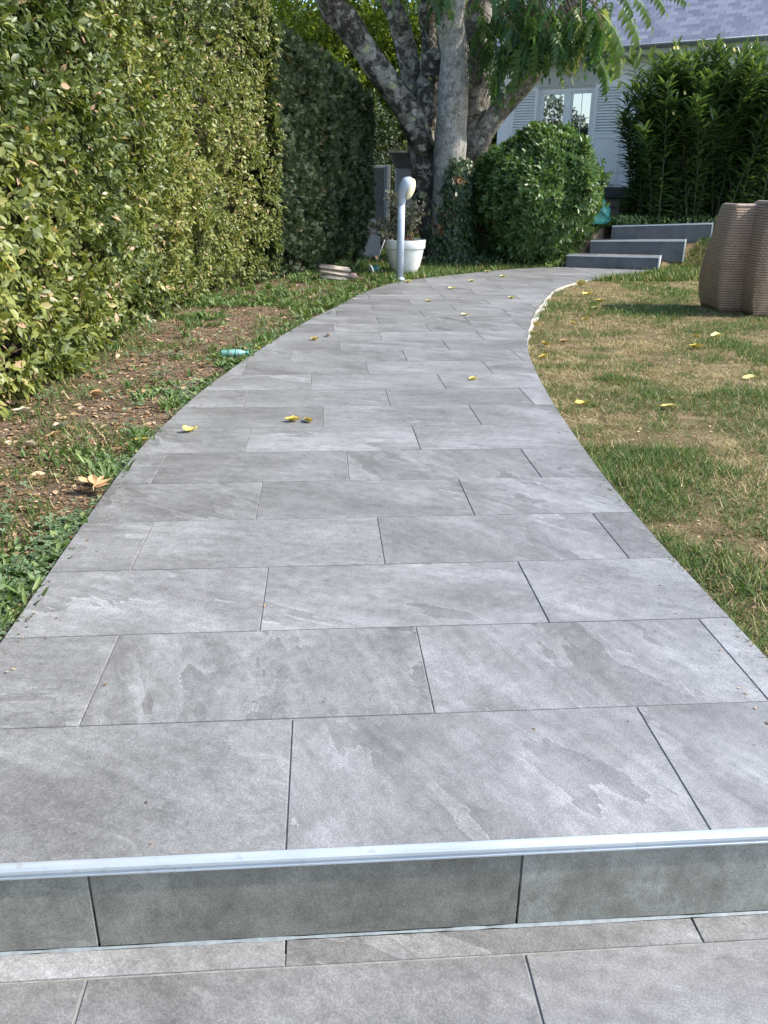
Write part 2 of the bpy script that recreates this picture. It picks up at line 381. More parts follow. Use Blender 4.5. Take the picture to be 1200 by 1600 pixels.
# many small leaves in one mesh, each with its own "rnd" value
def merge(name, T, pos, tip, nrm, size, rnd, mat, parent=None, kind='stuff', smooth=True):
    tv, tf = np.array(T[0], float), T[1]; N = len(pos)
    t = tip / (np.linalg.norm(tip, axis=1)[:, None] + 1e-9)
    n = nrm - t * (nrm * t).sum(1)[:, None]; n /= np.linalg.norm(n, axis=1)[:, None] + 1e-9
    s = np.cross(t, n)
    if np.ndim(size) == 1: size = np.stack([size] * 3, 1)
    V = pos[:, None, :] + s[:, None, :] * (tv[None, :, 0] * size[:, None, 0])[..., None] + t[:, None, :] * (tv[None, :, 1] * size[:, None, 1])[..., None] + n[:, None, :] * (tv[None, :, 2] * size[:, None, 2])[..., None]
    k = len(tv); V = V.reshape(-1, 3)
    tot = np.concatenate([np.array(f) for f in tf]); lens = np.array([len(f) for f in tf])
    idx = (np.arange(N)[:, None] * k + tot[None]).ravel()
    me = bpy.data.meshes.new(name)
    me.vertices.add(len(V)); me.vertices.foreach_set('co', V.astype(np.float32).ravel())
    me.loops.add(len(idx)); me.loops.foreach_set('vertex_index', idx.astype(np.int32))
    L = np.tile(lens, N); st = np.r_[0, np.cumsum(L)[:-1]]
    me.polygons.add(len(L)); me.polygons.foreach_set('loop_start', st.astype(np.int32)); me.polygons.foreach_set('loop_total', L.astype(np.int32))
    me.materials.append(MT[mat]); me.update(calc_edges=True)
    a = me.attributes.new('rnd', 'FLOAT', 'POINT'); a.data.foreach_set('value', np.repeat(rnd, k).astype(np.float32))
    if smooth: me.polygons.foreach_set('use_smooth', np.ones(len(L), bool))
    return link(name, me, parent, kind)
_var = {}
def single(name, T, pos, tip, nrm, size, rnd, mat, parent):
    """the same leaves, each as an object of its own on shared mesh data"""
    NV = 10
    key = (name, mat, id(T))
    if key not in _var:
        _var[key] = []
        for q in range(NV):
            me = mesh(name, T[0], T[1], mat, True); a = me.attributes.new('rnd', 'FLOAT', 'POINT')
            a.data.foreach_set('value', np.full(len(T[0]), (q + .5) / NV, np.float32)); _var[key].append(me)
    if np.ndim(size) == 1: size = np.stack([size] * 3, 1)
    for i in range(len(pos)):
        t = Vector(tip[i]).normalized(); n = Vector(nrm[i]); n = (n - t * n.dot(t)).normalized(); s = t.cross(n)
        o = bpy.data.objects.new(name, _var[key][min(NV - 1, int(rnd[i] * NV))]); COL.objects.link(o); o.parent = parent
        sz = size[i]
        m = Matrix(((s.x * sz[0], t.x * sz[1], n.x * sz[2], pos[i][0]), (s.y * sz[0], t.y * sz[1], n.y * sz[2], pos[i][1]), (s.z * sz[0], t.z * sz[1], n.z * sz[2], pos[i][2]), (0, 0, 0, 1)))
        pl = parent.location
        o.matrix_local = Matrix.Translation((-pl.x, -pl.y, -pl.z)) @ m
def project(P):
    d = P - CAM; z = d @ _F
    return 600 + FPX * (d @ AX_R) / z, 800 - FPX * (d @ AX_U) / z, z
def foliage(parent, T, pos, tip, nrm, size, rnd, mat, mass='foliage', leaf='leaf', count=290, outer=None):
    """the leaves that show largest become parts of their own, all others one mass"""
    px, py, z = project(pos); sz = size if np.ndim(size) == 1 else size[:, 1]
    score = sz / np.maximum(z, .1) * ((px > 2) & (px < 1198) & (py > 2) & (py < 1598) & (z > 0))
    if outer is not None: score = score * outer
    k = np.argsort(-score)[:count]; k = k[score[k] > 0]
    m = np.ones(len(pos), bool); m[k] = False
    off = np.array(parent.location)
    if count: single(leaf, T, pos[k], tip[k], nrm[k], size[k], rnd[k], mat, parent)
    merge(mass, T, pos[m] - off, tip[m], nrm[m], size[m], rnd[m], mat, parent)

def rand_dir(n):
    v = rng.normal(size=(n, 3)); return v / np.linalg.norm(v, axis=1)[:, None]
# leaf shapes: length along +y, width along x, normal +z
LEAF = ([(0, 0, 0), (-.2, .3, .045), (-.23, .6, .05), (0, 1, -.06), (.23, .6, .05), (.2, .3, .045), (0, .5, 0)], [(0, 6, 1), (1, 6, 2), (2, 6, 3), (3, 6, 4), (4, 6, 5), (5, 6, 0)])
NARROW = ([(0, 0, 0), (-.075, .35, .02), (-.06, .75, -.03), (0, 1, -.12), (.06, .75, -.03), (.075, .35, .02)], [(0, 5, 4, 1), (1, 4, 3, 2)])
NARROW = ([(0, 0, 0), (-.08, .35, .03), (0, .4, 0), (.08, .35, .03), (-.06, .72, -.01), (0, .75, -.04), (.06, .72, -.01), (0, 1, -.14)], [(0, 2, 1), (0, 3, 2), (1, 2, 5, 4), (2, 3, 6, 5), (4, 5, 7), (5, 6, 7)])
ROUND = ([(0, 0, 0), (-.28, .22, .03), (-.36, .6, .05), (-.12, .95, .0), (.12, .95, 0), (.36, .6, .05), (.28, .22, .03), (0, .5, -.03)], [(0, 7, 1), (1, 7, 2), (2, 7, 3), (3, 7, 4), (4, 7, 5), (5, 7, 6), (6, 7, 0)])
BLADE = ([(-.035, 0, 0), (.035, 0, 0), (-.028, .45, .04), (.028, .45, .04), (0, 1, .2)], [(0, 1, 3, 2), (2, 3, 4)])
def _spray():
    V = []; Fc = []
    for a, l, y0 in ((0, 1, 0), (.55, .62, .15), (-.55, .62, .2), (.7, .45, .42), (-.65, .45, .48), (.4, .5, .05), (-.45, .5, .05)):
        d = np.array([math.sin(a), math.cos(a), -.12 * l]); b = np.array([0, y0, 0.]); s = np.array([math.cos(a), -math.sin(a), 0]) * .055
        o = len(V); V += [tuple(b - s * .5), tuple(b + s * .5), tuple(b + d * l * .6 + s), tuple(b + d * l), tuple(b + d * l * .6 - s)]; Fc += [(o, o + 1, o + 2, o + 4), (o + 4, o + 2, o + 3)]
    return V, Fc
SPRAY = _spray()
def _clover():
    V = []; Fc = []
    for a in (0, 2.1, -2.1):
        c, s = math.cos(a), math.sin(a); o = len(V)
        for x, y, z in ((0, 0, 0), (-.3, .35, .06), (-.22, .7, .08), (0, .62, .03), (.22, .7, .08), (.3, .35, .06)):
            V.append((x * c + y * s, -x * s + y * c, z))
        Fc += [(o, o + 3, o + 2, o + 1), (o, o + 5, o + 4, o + 3)]
    return V, Fc
CLOVER = _clover()
def _frond(n=6):
    V = []; Fc = []
    # drooping rachis
    def rp(t): return np.array([0, t, .10 * math.sin(t * 2.2) - .28 * t * t])
    for i in range(7):
        p = rp(i / 6); V += [tuple(p + [-.006, 0, 0]), tuple(p + [.006, 0, 0])]
    Fc += [(2 * i, 2 * i + 1, 2 * i + 3, 2 * i + 2) for i in range(6)]
    def leaf(p, d, l, w):
        w *= 1.45; d = d / np.linalg.norm(d); s = np.cross(d, [0, 0, 1.]); s /= np.linalg.norm(s) + 1e-9; up = np.cross(s, d); o = len(V)
        for x, y, z in ((0, 0, 0), (-1, .38, .1), (0, .45, -.02), (1, .38, .1), (0, 1, -.18)):
            V.append(tuple(p + s * x * w + d * y * l + up * z * l))
        Fc.extend([(o, o + 2, o + 1), (o, o + 3, o + 2), (o + 1, o + 2, o + 4), (o + 2, o + 3, o + 4)])
    for i in range(n):
        t = .18 + .76 * i / n
        for sg in (-1, 1):
            leaf(rp(t + .03 * (sg > 0)), np.array([sg * .85, .45, -.42 - .1 * (i % 2)]), .29 * (1 - .25 * abs(t - .55)), .052)
    leaf(rp(1), np.array([0, 1, -.75]), .3, .055)
    return V, Fc
FROND = _frond()

# ------------------------------------------------------------------ plan of the garden
LEFT = [(-.972, 1.315), (-.972, 2.4), (-.97, 3.5), (-.951, 4.06), (-.908, 4.5), (-.833, 5.13), (-.711, 5.85), (-.56, 6.6), (-.411, 7.28), (-.09, 8.5), (.194, 9.41), (.449, 10.31), (.764, 11.14), (1.09, 11.75), (1.53, 12.22), (2.075, 12.72), (2.7, 13.26), (3.3, 13.65), (4.0, 13.95)]
RIGHT = [(1.272, 1.315), (1.27, 2.2), (1.275, 2.9), (1.305, 3.58), (1.345, 4.1), (1.40, 4.7), (1.45, 5.15), (1.53, 5.77), (1.638, 6.47), (1.79, 7.19), (1.967, 7.88), (2.21, 8.7), (2.56, 9.7), (3.07, 10.93), (3.66, 11.8), (4.14, 12.3), (4.76, 12.78), (5.35, 13.3)]
LS, RS = spline(LEFT, 70), spline(RIGHT, 70)
OUTLINE = np.vstack([LS, RS[::-1]])
HEDGE = spline([(-1.98, -1.5), (-1.95, 1), (-1.92, 3), (-1.88, 4.7), (-1.8, 6.4), (-1.68, 8.3), (-1.3, 10.5), (-.66, 12.0)], 120)
HEDGE2 = spline([(-.68, 11.95), (-.05, 13.3), (.48, 14.5), (.84, 15.6)], 60)
ST0 = np.array([4.65, 13.55]); STA = np.array([.42, .907])       # foot of the steps and the way they climb
def ground_z(x, y):
    x = np.asarray(x, float); y = np.asarray(y, float)
    t = (x - ST0[0]) * STA[0] + (y - ST0[1]) * STA[1]
    t = t - .45 * np.clip((x - 5.35) / .5, 0, 1)
    r = np.clip((t - .02) / 1.15, 0, 1); r = r * r * (3 - 2 * r)
    fade = np.clip((x - .9) / 1.8, 0, 1)
    z = -.028 + .6 * r * fade
    z = z - .235 * np.clip((1.75 - y) / .45, 0, 1)
    z = z + .028 * (fbm(x * 2.2, y * 2.2, 3) - .5) + .012 * (fbm(x * 9, y * 9, 5) - .5)
    return z
STEPS_CUT = np.array([(4.0, 13.95), (5.22, 13.5), (6.1, 14.2), (7.3, 13.95), (7.6, 14.6), (5.5, 15.5), (4.75, 14.6)])
def inside(px, py, poly):
    c = np.zeros(px.shape, bool); n = len(poly)
    for i in range(n):
        x1, y1 = poly[i]; x2, y2 = poly[i - 1]
        if y1 == y2: continue
        c ^= ((y1 > py) != (y2 > py)) & (px < (x2 - x1) * (py - y1) / (y2 - y1) + x1)
    return c
def dist_poly(px, py, line):
    d = np.full(px.shape, 1e9)
    for i in range(len(line) - 1):
        a, b = line[i], line[i + 1]; ab = b - a; t = np.clip(((px - a[0]) * ab[0] + (py - a[1]) * ab[1]) / (ab @ ab), 0, 1)
        d = np.minimum(d, np.hypot(px - a[0] - t * ab[0], py - a[1] - t * ab[1]))
    return d

# ------------------------------------------------------------------ ground
def make_ground():
    xs = np.concatenate([np.linspace(-60, -4, 12), np.arange(-3.8, 9.01, .1), np.linspace(10, 60, 12)])
    ys = np.concatenate([np.linspace(-40, -1, 10), np.arange(-.8, 20.01, .1), np.linspace(21, 80, 12)])
    X, Y = np.meshgrid(xs, ys); Z = ground_z(X, Y)
    ins = inside(X.ravel(), Y.ravel(), OUTLINE).reshape(X.shape); Z[ins] = np.minimum(Z[ins], -.05)
    ins = inside(X.ravel(), Y.ravel(), STEPS_CUT).reshape(X.shape); Z[ins] = np.minimum(Z[ins], -.05)
    ny, nx = X.shape
    V = np.stack([X.ravel(), Y.ravel(), Z.ravel()], 1)
    i = (np.arange(ny - 1)[:, None] * nx + np.arange(nx - 1)[None]).ravel()
    F = np.stack([i, i + 1, i + 1 + nx, i + nx], 1)
    me = mesh('ground', V, F, 'ground', True)
    lawn = np.clip((X.ravel() - (np.interp(Y.ravel(), LS[:, 1], LS[:, 0]) + .8)) / .3, 0, 1)
    a = me.attributes.new('lawn', 'FLOAT', 'POINT'); a.data.foreach_set('value', lawn.astype(np.float32))
    return link('ground', me, None, 'structure')
make_ground()

# ------------------------------------------------------------------ tiled path
def clip_rect(poly, x0, x1, y0, y1):
    def cl(P, ax, v, keep_less):
        out = []
        for i in range(len(P)):
            a, b = P[i - 1], P[i]; ia = (a[ax] <= v) if keep_less else (a[ax] >= v); ib = (b[ax] <= v) if keep_less else (b[ax] >= v)
            if ia != ib:
                t = (v - a[ax]) / (b[ax] - a[ax]); out.append(a + t * (b - a))
            if ib: out.append(b)
        return out
    P = [np.array(p, float) for p in poly]
    for ax, v, k in ((0, x0, False), (0, x1, True), (1, y0, False), (1, y1, True)):
        P = cl(P, ax, v, k)
        if len(P) < 3: return None
    out = []
    for p in P:
        if not out or np.linalg.norm(p - out[-1]) > .004: out.append(p)
    if len(out) > 2 and np.linalg.norm(out[0] - out[-1]) < .004: out.pop()
    return out if len(out) > 2 else None
def area(P):
    P = np.array(P); return .5 * np.sum(P[:, 0] * np.roll(P[:, 1], -1) - P[:, 1] * np.roll(P[:, 0], -1))
def tile(poly, ztop, parent, thick=.02, mat='tile', name='tile'):
    if area(poly) < 0: poly = poly[::-1]
    if area(poly) < .002: return None
    c = np.mean(poly, axis=0); n = len(poly)
    P = np.array(poly) - c
    # a fine chamfer round the top
    e = np.roll(P, -1, 0) - P; e /= np.linalg.norm(e, axis=1)[:, None] + 1e-9; nin = np.stack([-e[:, 1], e[:, 0]], 1)
    nv = nin + np.roll(nin, 1, 0); nv /= np.maximum(.6, (nv * nv).sum(1) / 1.2)[:, None]
    I = P + nv * .0014
    V = [(x, y, -thick) for x, y in P] + [(x, y, -.0012) for x, y in P] + [(x, y, 0) for x, y in I]
    F = [tuple(2 * n + i for i in range(n))]
    for i in range(n):
        j = (i + 1) % n; F += [(i, j, n + j, n + i), (n + i, n + j, 2 * n + j, 2 * n + i)]
    o = part(name, V, F, mat, parent)
    o.location = (c[0], c[1], ztop + rng.uniform(-.0006, .0006)); return o

def skirt(name, outline, z1, z0, mat, parent, kind=None):
    n = len(outline); V = [(x, y, z1) for x, y in outline] + [(x, y, z0) for x, y in outline]
    F = [tuple(range(n))[::-1]] + [(i, (i + 1) % n, n + (i + 1) % n, n + i) for i in range(n)]
    bm = bmesh.new(); vs = [bm.verts.new(v) for v in V]
    for f in F: bm.faces.new([vs[i] for i in f])
    bmesh.ops.triangulate(bm, faces=[f for f in bm.faces if len(f.verts) > 4])
    return bm_part(name, bm, mat, parent, kind=kind)
pav = bpy.data.objects.new('path', None); COL.objects.link(pav); pav['kind'] = 'structure'
sh = np.array(OUTLINE)
skirt('grout_bed', [tuple(p) for p in sh], -.0035, -.12, 'grout', pav)
TD, TW, J = .45, .90, .0046
Y0 = 1.318
OFFS = [-.218, -1.407, -.472, -1.547, -.646, -1.769, -.918, -.03, -1.11, -.207, -1.30, -.58, .292, -.878]
o_ = -.878
for r in range(14, 32): o_ += (.93 if r % 2 else 1.06) + rng.uniform(-.08, .08); OFFS.append(o_)
for r in range(30):
    ya, yb = Y0 + r * TD, Y0 + (r + 1) * TD
    for k in range(-6, 12):
        xa = (OFFS[r] % 2) * .45 + (k - 4) * TW; xb = xa + TW
        P = clip_rect(OUTLINE, xa + J / 2, xb - J / 2, ya + J / 2, yb - J / 2)
        if P is not None: tile(P, 0.0, pav)
# ragged pale mortar along the outside of the bend
def mortar():
    V = []; F = []; pts = [p for p in RS if 6.7 < p[1] < 13.25]; n = len(pts); P = np.array(pts)
    P = spline(P, 160); T = np.gradient(P, axis=0); T /= np.linalg.norm(T, axis=1)[:, None]; Nn = np.stack([T[:, 1], -T[:, 0]], 1)
    for i in range(160):
        u = i / 159; wd = (.018 + .058 * math.exp(-((u - .30) / .17) ** 2)) * (.3 + 1.3 * vnoise(np.array(i * .42), np.array(2.), 4)) * min(1, u * 12, (1 - u) * 8 + .3)
        for k, (f, z) in enumerate(((0, -.06), (.002, -.006), (.35, -.004), (.8, -.012), (1, -.07))):
            jit = .012 * (vnoise(np.array(i * .9), np.array(k * 3.7), 9) - .5) if k > 1 else 0
            p = P[i] + Nn[i] * (.001 + wd * f + jit); V.append((p[0], p[1], z + (jit * .8 if k > 1 else 0)))
    for i in range(159):
        for k in range(4): F.append((i * 5 + k, i * 5 + k + 1, (i + 1) * 5 + k + 1, (i + 1) * 5 + k))
    return part('mortar_edge', V, F, 'mortar', pav, True)
mortar()

# ------------------------------------------------------------------ the near step down
ZL = -.229
near = bpy.data.objects.new('landing', None); COL.objects.link(near); near['kind'] = 'structure'
YR = 1.304
boxpart('grout_bed', (3.1, 2.6, .08), (.15, -.03, ZL - .0435), 'grout', near, 0)
boxpart('step_core', (2.24, .1, .22), (.15, YR + .066, -.116), 'grout', near, 0)
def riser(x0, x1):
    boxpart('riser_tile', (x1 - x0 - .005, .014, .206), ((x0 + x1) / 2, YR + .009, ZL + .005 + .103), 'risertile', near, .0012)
jx = [float(at(145, 1420, YR)[0]), float(at(812, 1390, YR)[0])]
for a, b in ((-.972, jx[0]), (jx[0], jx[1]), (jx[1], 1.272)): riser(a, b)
# rounded metal nosing
def nosing():
    prof = [(.012, .0008), (.010, .0034), (.004, .0034), (-.004, .002), (-.0085, -.003), (-.0095, -.009), (-.007, -.014), (-.0065, -.017), (-.009, -.0185), (-.009, -.0225), (-.004, -.0225), (.002, -.02)]
    V = []; F = []
    for x in (-.972, 1.272):
        for y, z in prof: V.append((x, YR + .003 + y, z))
    n = len(prof)
    for i in range(n - 1): F.append((i, i + 1, n + i + 1, n + i))
    F += [tuple(range(n)), tuple(range(n, 2 * n))[::-1]]
    o = part('step_nosing', V, F, 'nosing', near); return o
nosing()
V, F = [], []
for i in range(90):
    x = -.97 + 2.24 * i / 89; ww = .0015 + .004 * vnoise(np.array(i * .5), np.array(1.), 2)
    V += [(x, YR + .003, ZL + ww), (x, YR - ww, ZL + .0008)]
F = [(2 * i, 2 * i + 1, 2 * i + 3, 2 * i + 2) for i in range(89)]
part('sealant_line', V, F, 'sealant', near)
ys1 = float(gp(600, 1502, ZL)[1])
strip = [-1.35, float(gp(446, 1490, ZL)[0]), float(gp(1095, 1463, ZL)[0]), 1.68]
for a, b in zip(strip, strip[1:]):
    tile([(a + .002, ys1 + .003), (b - .002, ys1 + .003), (b - .002, YR - .003), (a + .002, YR - .003)], ZL, near)
row = sorted([float(gp(135, 1533, ZL)[0]), float(gp(822, 1500, ZL)[0])])
yA = ys1
for r in range(4):
    sh_ = row[0] + (-.45 if r % 2 else 0)
    for k in range(-2, 3):
        a = max(-1.38, sh_ + k * .9); b = min(1.68, sh_ + (k + 1) * .9)
        if b - a > .05: tile([(a + .003, yA - TD + .003), (b - .003, yA - TD + .003), (b - .003, yA - .003), (a + .003, yA - .003)], ZL, near)
    yA -= TD

# ------------------------------------------------------------------ far steps
steps = thing('stone_steps', 'three dark slate steps with white edge trim climbing to the house', 'steps', (4.65, 13.55, 0))
so = np.array([4.65, 13.55, 0])
def stp(bl, br, tl, tr, Yl, Yr, depth):
    BL, BR, TL, TR = at(*bl, Yl), at(*br, Yr), at(*tl, Yl), at(*tr, Yr)
    BL[:2] = TL[:2]; BR[:2] = TR[:2]
    bk = np.array([STA[0], STA[1], 0]) * depth
    BL[2] -= .1; BR[2] -= .1
    L = [BL, BR, BR + bk, BL + bk]; T = [TL - [0, 0, .012], TR - [0, 0, .012], TR + bk - [0, 0, .012], TL + bk - [0, 0, .012]]
    hexa('step_core', [p - so for p in L], [p - so for p in T], 'concrete', steps)
    fwd = np.array([-STA[0], -STA[1], 0]); dr = (TR - TL)
    nt = 3
    for i in range(nt):
        a, b = i / nt, (i + 1) / nt; e = .004 / np.linalg.norm(dr)
        def pt(u, top): return (TL if top else BL) + ((TR - TL) if top else (BR - BL)) * u
        b4 = [pt(a + e, 0) + fwd * .014, pt(b - e, 0) + fwd * .014, pt(b - e, 0) + fwd * .002, pt(a + e, 0) + fwd * .002]
        t4 = [pt(a + e, 1) + fwd * .014 - [0, 0, .014], pt(b - e, 1) + fwd * .014 - [0, 0, .014], pt(b - e, 1) + fwd * .002 - [0, 0, .014], pt(a + e, 1) + fwd * .002 - [0, 0, .014]]
        hexa('riser_tile', [p - so for p in b4], [p - so for p in t4], 'riser', steps)
        b4 = [TL + dr * (a + e), TL + dr * (b - e), TL + dr * (b - e) + bk, TL + dr * (a + e) + bk]
        hexa('tread_tile', [p - so - [0, 0, .011] for p in b4], [p - so for p in b4], 'tile', steps)
    q = [TL + fwd * .022, TR + fwd * .022, TR + fwd * .001, TL + fwd * .001]
    hexa('edge_trim', [p - so - [0, 0, .013] for p in q], [p - so + [0, 0, .004] for p in q], 'alu', steps)
    rt = dr / np.linalg.norm(dr)
    b4 = [BR + fwd * .018, BR + fwd * .018 + rt * .02, BR + rt * .02 + bk * .05, BR + bk * .05]
    t4 = [p.copy() for p in b4]
    for p in t4: p[2] = TR[2] - .014
    hexa('edge_trim', [p - so for p in b4], [p - so for p in t4], 'alu', steps)
    b4 = [TR + rt * .002, TR + rt * .016, TR + rt * .016 + bk, TR + rt * .002 + bk]
    hexa('edge_trim', [p - so - [0, 0, .012] for p in b4], [p - so + [0, 0, .003] for p in b4], 'alu', steps)
    b4 = [BR + rt * .002 + bk * .06, BR + rt * .014 + bk * .06, BR + rt * .014 + bk, BR + rt * .002 + bk]
    t4 = [p.copy() for p in b4]
    for p in t4: p[2] = TR[2] - .013
    hexa('side_slab', [p - so for p in b4], [p - so for p in t4], 'concrete', steps)
stp((883, 417), (1027, 423.6), (885.5, 398.5), (1029.5, 402), 13.88, 13.36, .5)
stp((921, 396), (1068.5, 399.7), (923, 376), (1070, 376), 14.22, 13.74, .5)
stp((957, 374), (1113, 374), (956.5, 353), (1113, 349), 14.58, 14.1, 1.3)

# ------------------------------------------------------------------ hedges
def frame_of(line, s):
    d = np.r_[0, np.cumsum(np.linalg.norm(np.diff(line, axis=0), axis=1))]
    x = np.interp(s, d, line[:, 0]); y = np.interp(s, d, line[:, 1])
    T = np.gradient(line, axis=0); T /= np.linalg.norm(T, axis=1)[:, None]
    tx = np.interp(s, d, T[:, 0]); ty = np.interp(s, d, T[:, 1]); l = np.hypot(tx, ty)
    return np.stack([x, y], 1), np.stack([ty / l, -tx / l], 1), d[-1]
def hedge_core(name, line, h, depth, thick, mat, parent, off):
    V = []; F = []; n = len(line); T = np.gradient(line, axis=0); T /= np.linalg.norm(T, axis=1)[:, None]; Nn = np.stack([T[:, 1], -T[:, 0]], 1)
    for i in range(n):
        a = line[i] - Nn[i] * depth; b = line[i] - Nn[i] * (depth + thick)
        for p, z in ((a, -.1), (a, h), (b, h), (b, -.1)): V.append((p[0] - off[0], p[1] - off[1], z))
    for i in range(n - 1):
        for k in range(4): F.append((i * 4 + k, (i + 1) * 4 + k, (i + 1) * 4 + (k + 1) % 4, i * 4 + (k + 1) % 4))
    F += [(0, 1, 2, 3), tuple((n - 1) * 4 + k for k in (3, 2, 1, 0))]
    return part(name, V, F, mat, parent)
MT['core'] = simple('dark foliage core', (.03, .028, .016), 1, var=.5, scale=16, bump=.9, bscale=30)  # solid filler; the shade inside the foliage is put into its dark colour
def hedge_leaves(line, s0, s1, h, dens, seed):
    n = int((s1 - s0) * h * dens); s = rng.uniform(s0, s1, n); z = rng.uniform(.0, h, n)
    p, nn, L = frame_of(line, s)
    lump = fbm(s * 1.5 + 11, z * 1.7, seed) - .5; sm = fbm(s * 6, z * 6, seed + 3) - .5
    foot = .13 * np.exp(-z / .25)                       # the foot draws back a little
    hole = np.clip((fbm(s * 4.6, z * 5.2, seed + 7) - .575) * 10, 0, 1)
    dep = rng.exponential(.075, n); dep = np.minimum(dep, .3)
    d = .22 * lump + .13 * sm - foot - dep - .24 * hole + .05
    P = np.stack([p[:, 0] + nn[:, 0] * d, p[:, 1] + nn[:, 1] * d, z], 1)
    return P, np.stack([nn[:, 0], nn[:, 1], np.zeros(n)], 1), dep, s, z
lau = thing('laurel_hedge', 'tall clipped light green broadleaf hedge lining the left of the path', 'hedge', (-1.9, 4.5, 0))
hedge_core('dark_core', HEDGE, 3.55, .34, .5, 'core', lau, (-1.9, 4.5))
def laurel():
    A = [hedge_leaves(HEDGE, 4.3, 14.1, 3.6, 3500, 21), hedge_leaves(HEDGE, 0, 4.3, 3.6, 700, 21)]
    P, N, dep, s, z = [np.concatenate([a[i] for a in A]) for i in range(5)]
    n = len(P); K = 6; nb = n // K; b_ = rng.permutation(n)[:nb]
    B, BN = P[b_], N[b_]; D = BN * .75 + rand_dir(nb) * .75 + np.array([0, 0, .12]); D /= np.linalg.norm(D, axis=1)[:, None]
    side = np.cross(D, BN + rand_dir(nb) * .6); side /= np.linalg.norm(side, axis=1)[:, None] + 1e-9; ln = rng.uniform(.05, .13, nb)
    PP, TT, NN = [], [], []
    for k in range(K):
        f = (k + .6) / K; sg = 1 if k % 2 else -1
        PP.append(B + D * (ln * f)[:, None]); TT.append(D * (.35 + .5 * f) + side * sg * (1.05 - .55 * f) + rand_dir(nb) * .28 + np.array([0, 0, -.15])); NN.append(BN * .55 + np.cross(side, D) * .3 + np.array([0, 0, .6]) + rand_dir(nb) * .45)
    P, tip, nrm = np.vstack(PP), np.vstack(TT), np.vstack(NN); N = np.tile(BN, (K, 1)); dep = np.tile(dep[b_], K); s = np.tile(s[b_], K); z = np.tile(z[b_], K); n = len(P); r = rand_dir(n)
    size = rng.gamma(9, 1 / 9, n).clip(.5, 1.6) * .059 * np.where(s < 4.3, 1.35, 1.0); size *= 1 - .22 * np.clip((s - 8) / 5, 0, 1)
    tone = fbm(s * 1.1, z * 1.1, 31); yel = np.clip((fbm(s * .8 + 5, z * .9 + 2, 44) - .48) * 3, 0, .3)
    rnd = np.clip(.15 + .5 * rng.beta(2, 2, n) + .5 * (tone - .5) + yel * rng.uniform(.5, 1.2, n), 0, .935)
    new = np.tile(rng.random(nb) < .05, K); rnd[new] = rng.uniform(.78, .93, new.sum())
    dead = rng.random(n) < .022; rnd[dead] = rng.uniform(.95, 1, dead.sum())
    foliage(lau, LEAF, P, tip, nrm, size, rnd, 'laurel', outer=(dep < .03).astype(float))
    # bare twigs showing in the gaps
    tw = []
    for i in rng.choice(n, 420, replace=False):
        a = P[i] - N[i] * .12; b = P[i] + (N[i] * .3 + r[i] * .5) * rng.uniform(.1, .25)
        tw.append(tube([a - [-1.9, 4.5, 0], (a + b) / 2 + r[i] * .015 - [-1.9, 4.5, 0], b - [-1.9, 4.5, 0]], [.004, .003, .0015], 3, False))
    V, F = join(tw); part('twigs', V, F, 'twig', lau, kind='stuff')
laurel()
con = thing('conifer_hedge', 'dark feathery conifer hedge in the shade between laurel hedge and tree', 'hedge', (-.3, 13.2, 0))
hedge_core('dark_core', HEDGE2, 2.5, .3, 1.0, 'core', con, (-.3, 13.2))
def conifer():
    L = frame_of(HEDGE2, np.array([0.]))[2]
    P, N, dep, s, z = hedge_leaves(HEDGE2, 0, L, 3.5, 3000, 61)
    top = 3.14 - .13 * s + .25 * (fbm(s * 2, s * 0 + 3, 8) - .5)
    k = z < top + rng.uniform(-.1, .1, len(z)); P, N, dep, s, z = P[k], N[k], dep[k], s[k], z[k]
    # the clipped top
    m = 9000; s2 = rng.uniform(0, L, m); p2, n2, _ = frame_of(HEDGE2, s2); dd = rng.uniform(0, .9, m)
    t2 = 3.12 - .13 * s2 + rng.uniform(-.15, .06, m)
    P = np.vstack([P, np.stack([p2[:, 0] - n2[:, 0] * dd, p2[:, 1] - n2[:, 1] * dd, t2], 1)]); N = np.vstack([N, np.tile([0, 0, 1.], (m, 1))])
    # the end towards the tree
    m = 7000; e = HEDGE2[-1]; t = HEDGE2[-1] - HEDGE2[-3]; t /= np.linalg.norm(t); nn = np.array([t[1], -t[0]]); dd = rng.uniform(0, 1.0, m); o = rng.exponential(.07, m)
    P = np.vstack([P, np.stack([e[0] - nn[0] * dd + t[0] * (.15 - o), e[1] - nn[1] * dd + t[1] * (.15 - o), rng.uniform(0, 2.6, m)], 1)]); N = np.vstack([N, np.tile([t[0], t[1], 0.], (m, 1))])
    n = len(P); r = rand_dir(n)
    tip = N * .6 + r * .6 + np.array([0, 0, .35]); nrm = N + rand_dir(n) * .7
    rnd = np.clip(.05 + .75 * rng.beta(2, 2.4, n) + .25 * (fbm(P[:, 1] * 2, P[:, 2] * 2, 12) - .5), 0, .9); q = rng.random(n) < .03; rnd[q] = rng.uniform(.9, 1, q.sum())
    merge('foliage', SPRAY, P - np.array([-.3, 13.2, 0]), tip, nrm, rng.uniform(.06, .12, n), rnd, 'conifer', con)
conifer()

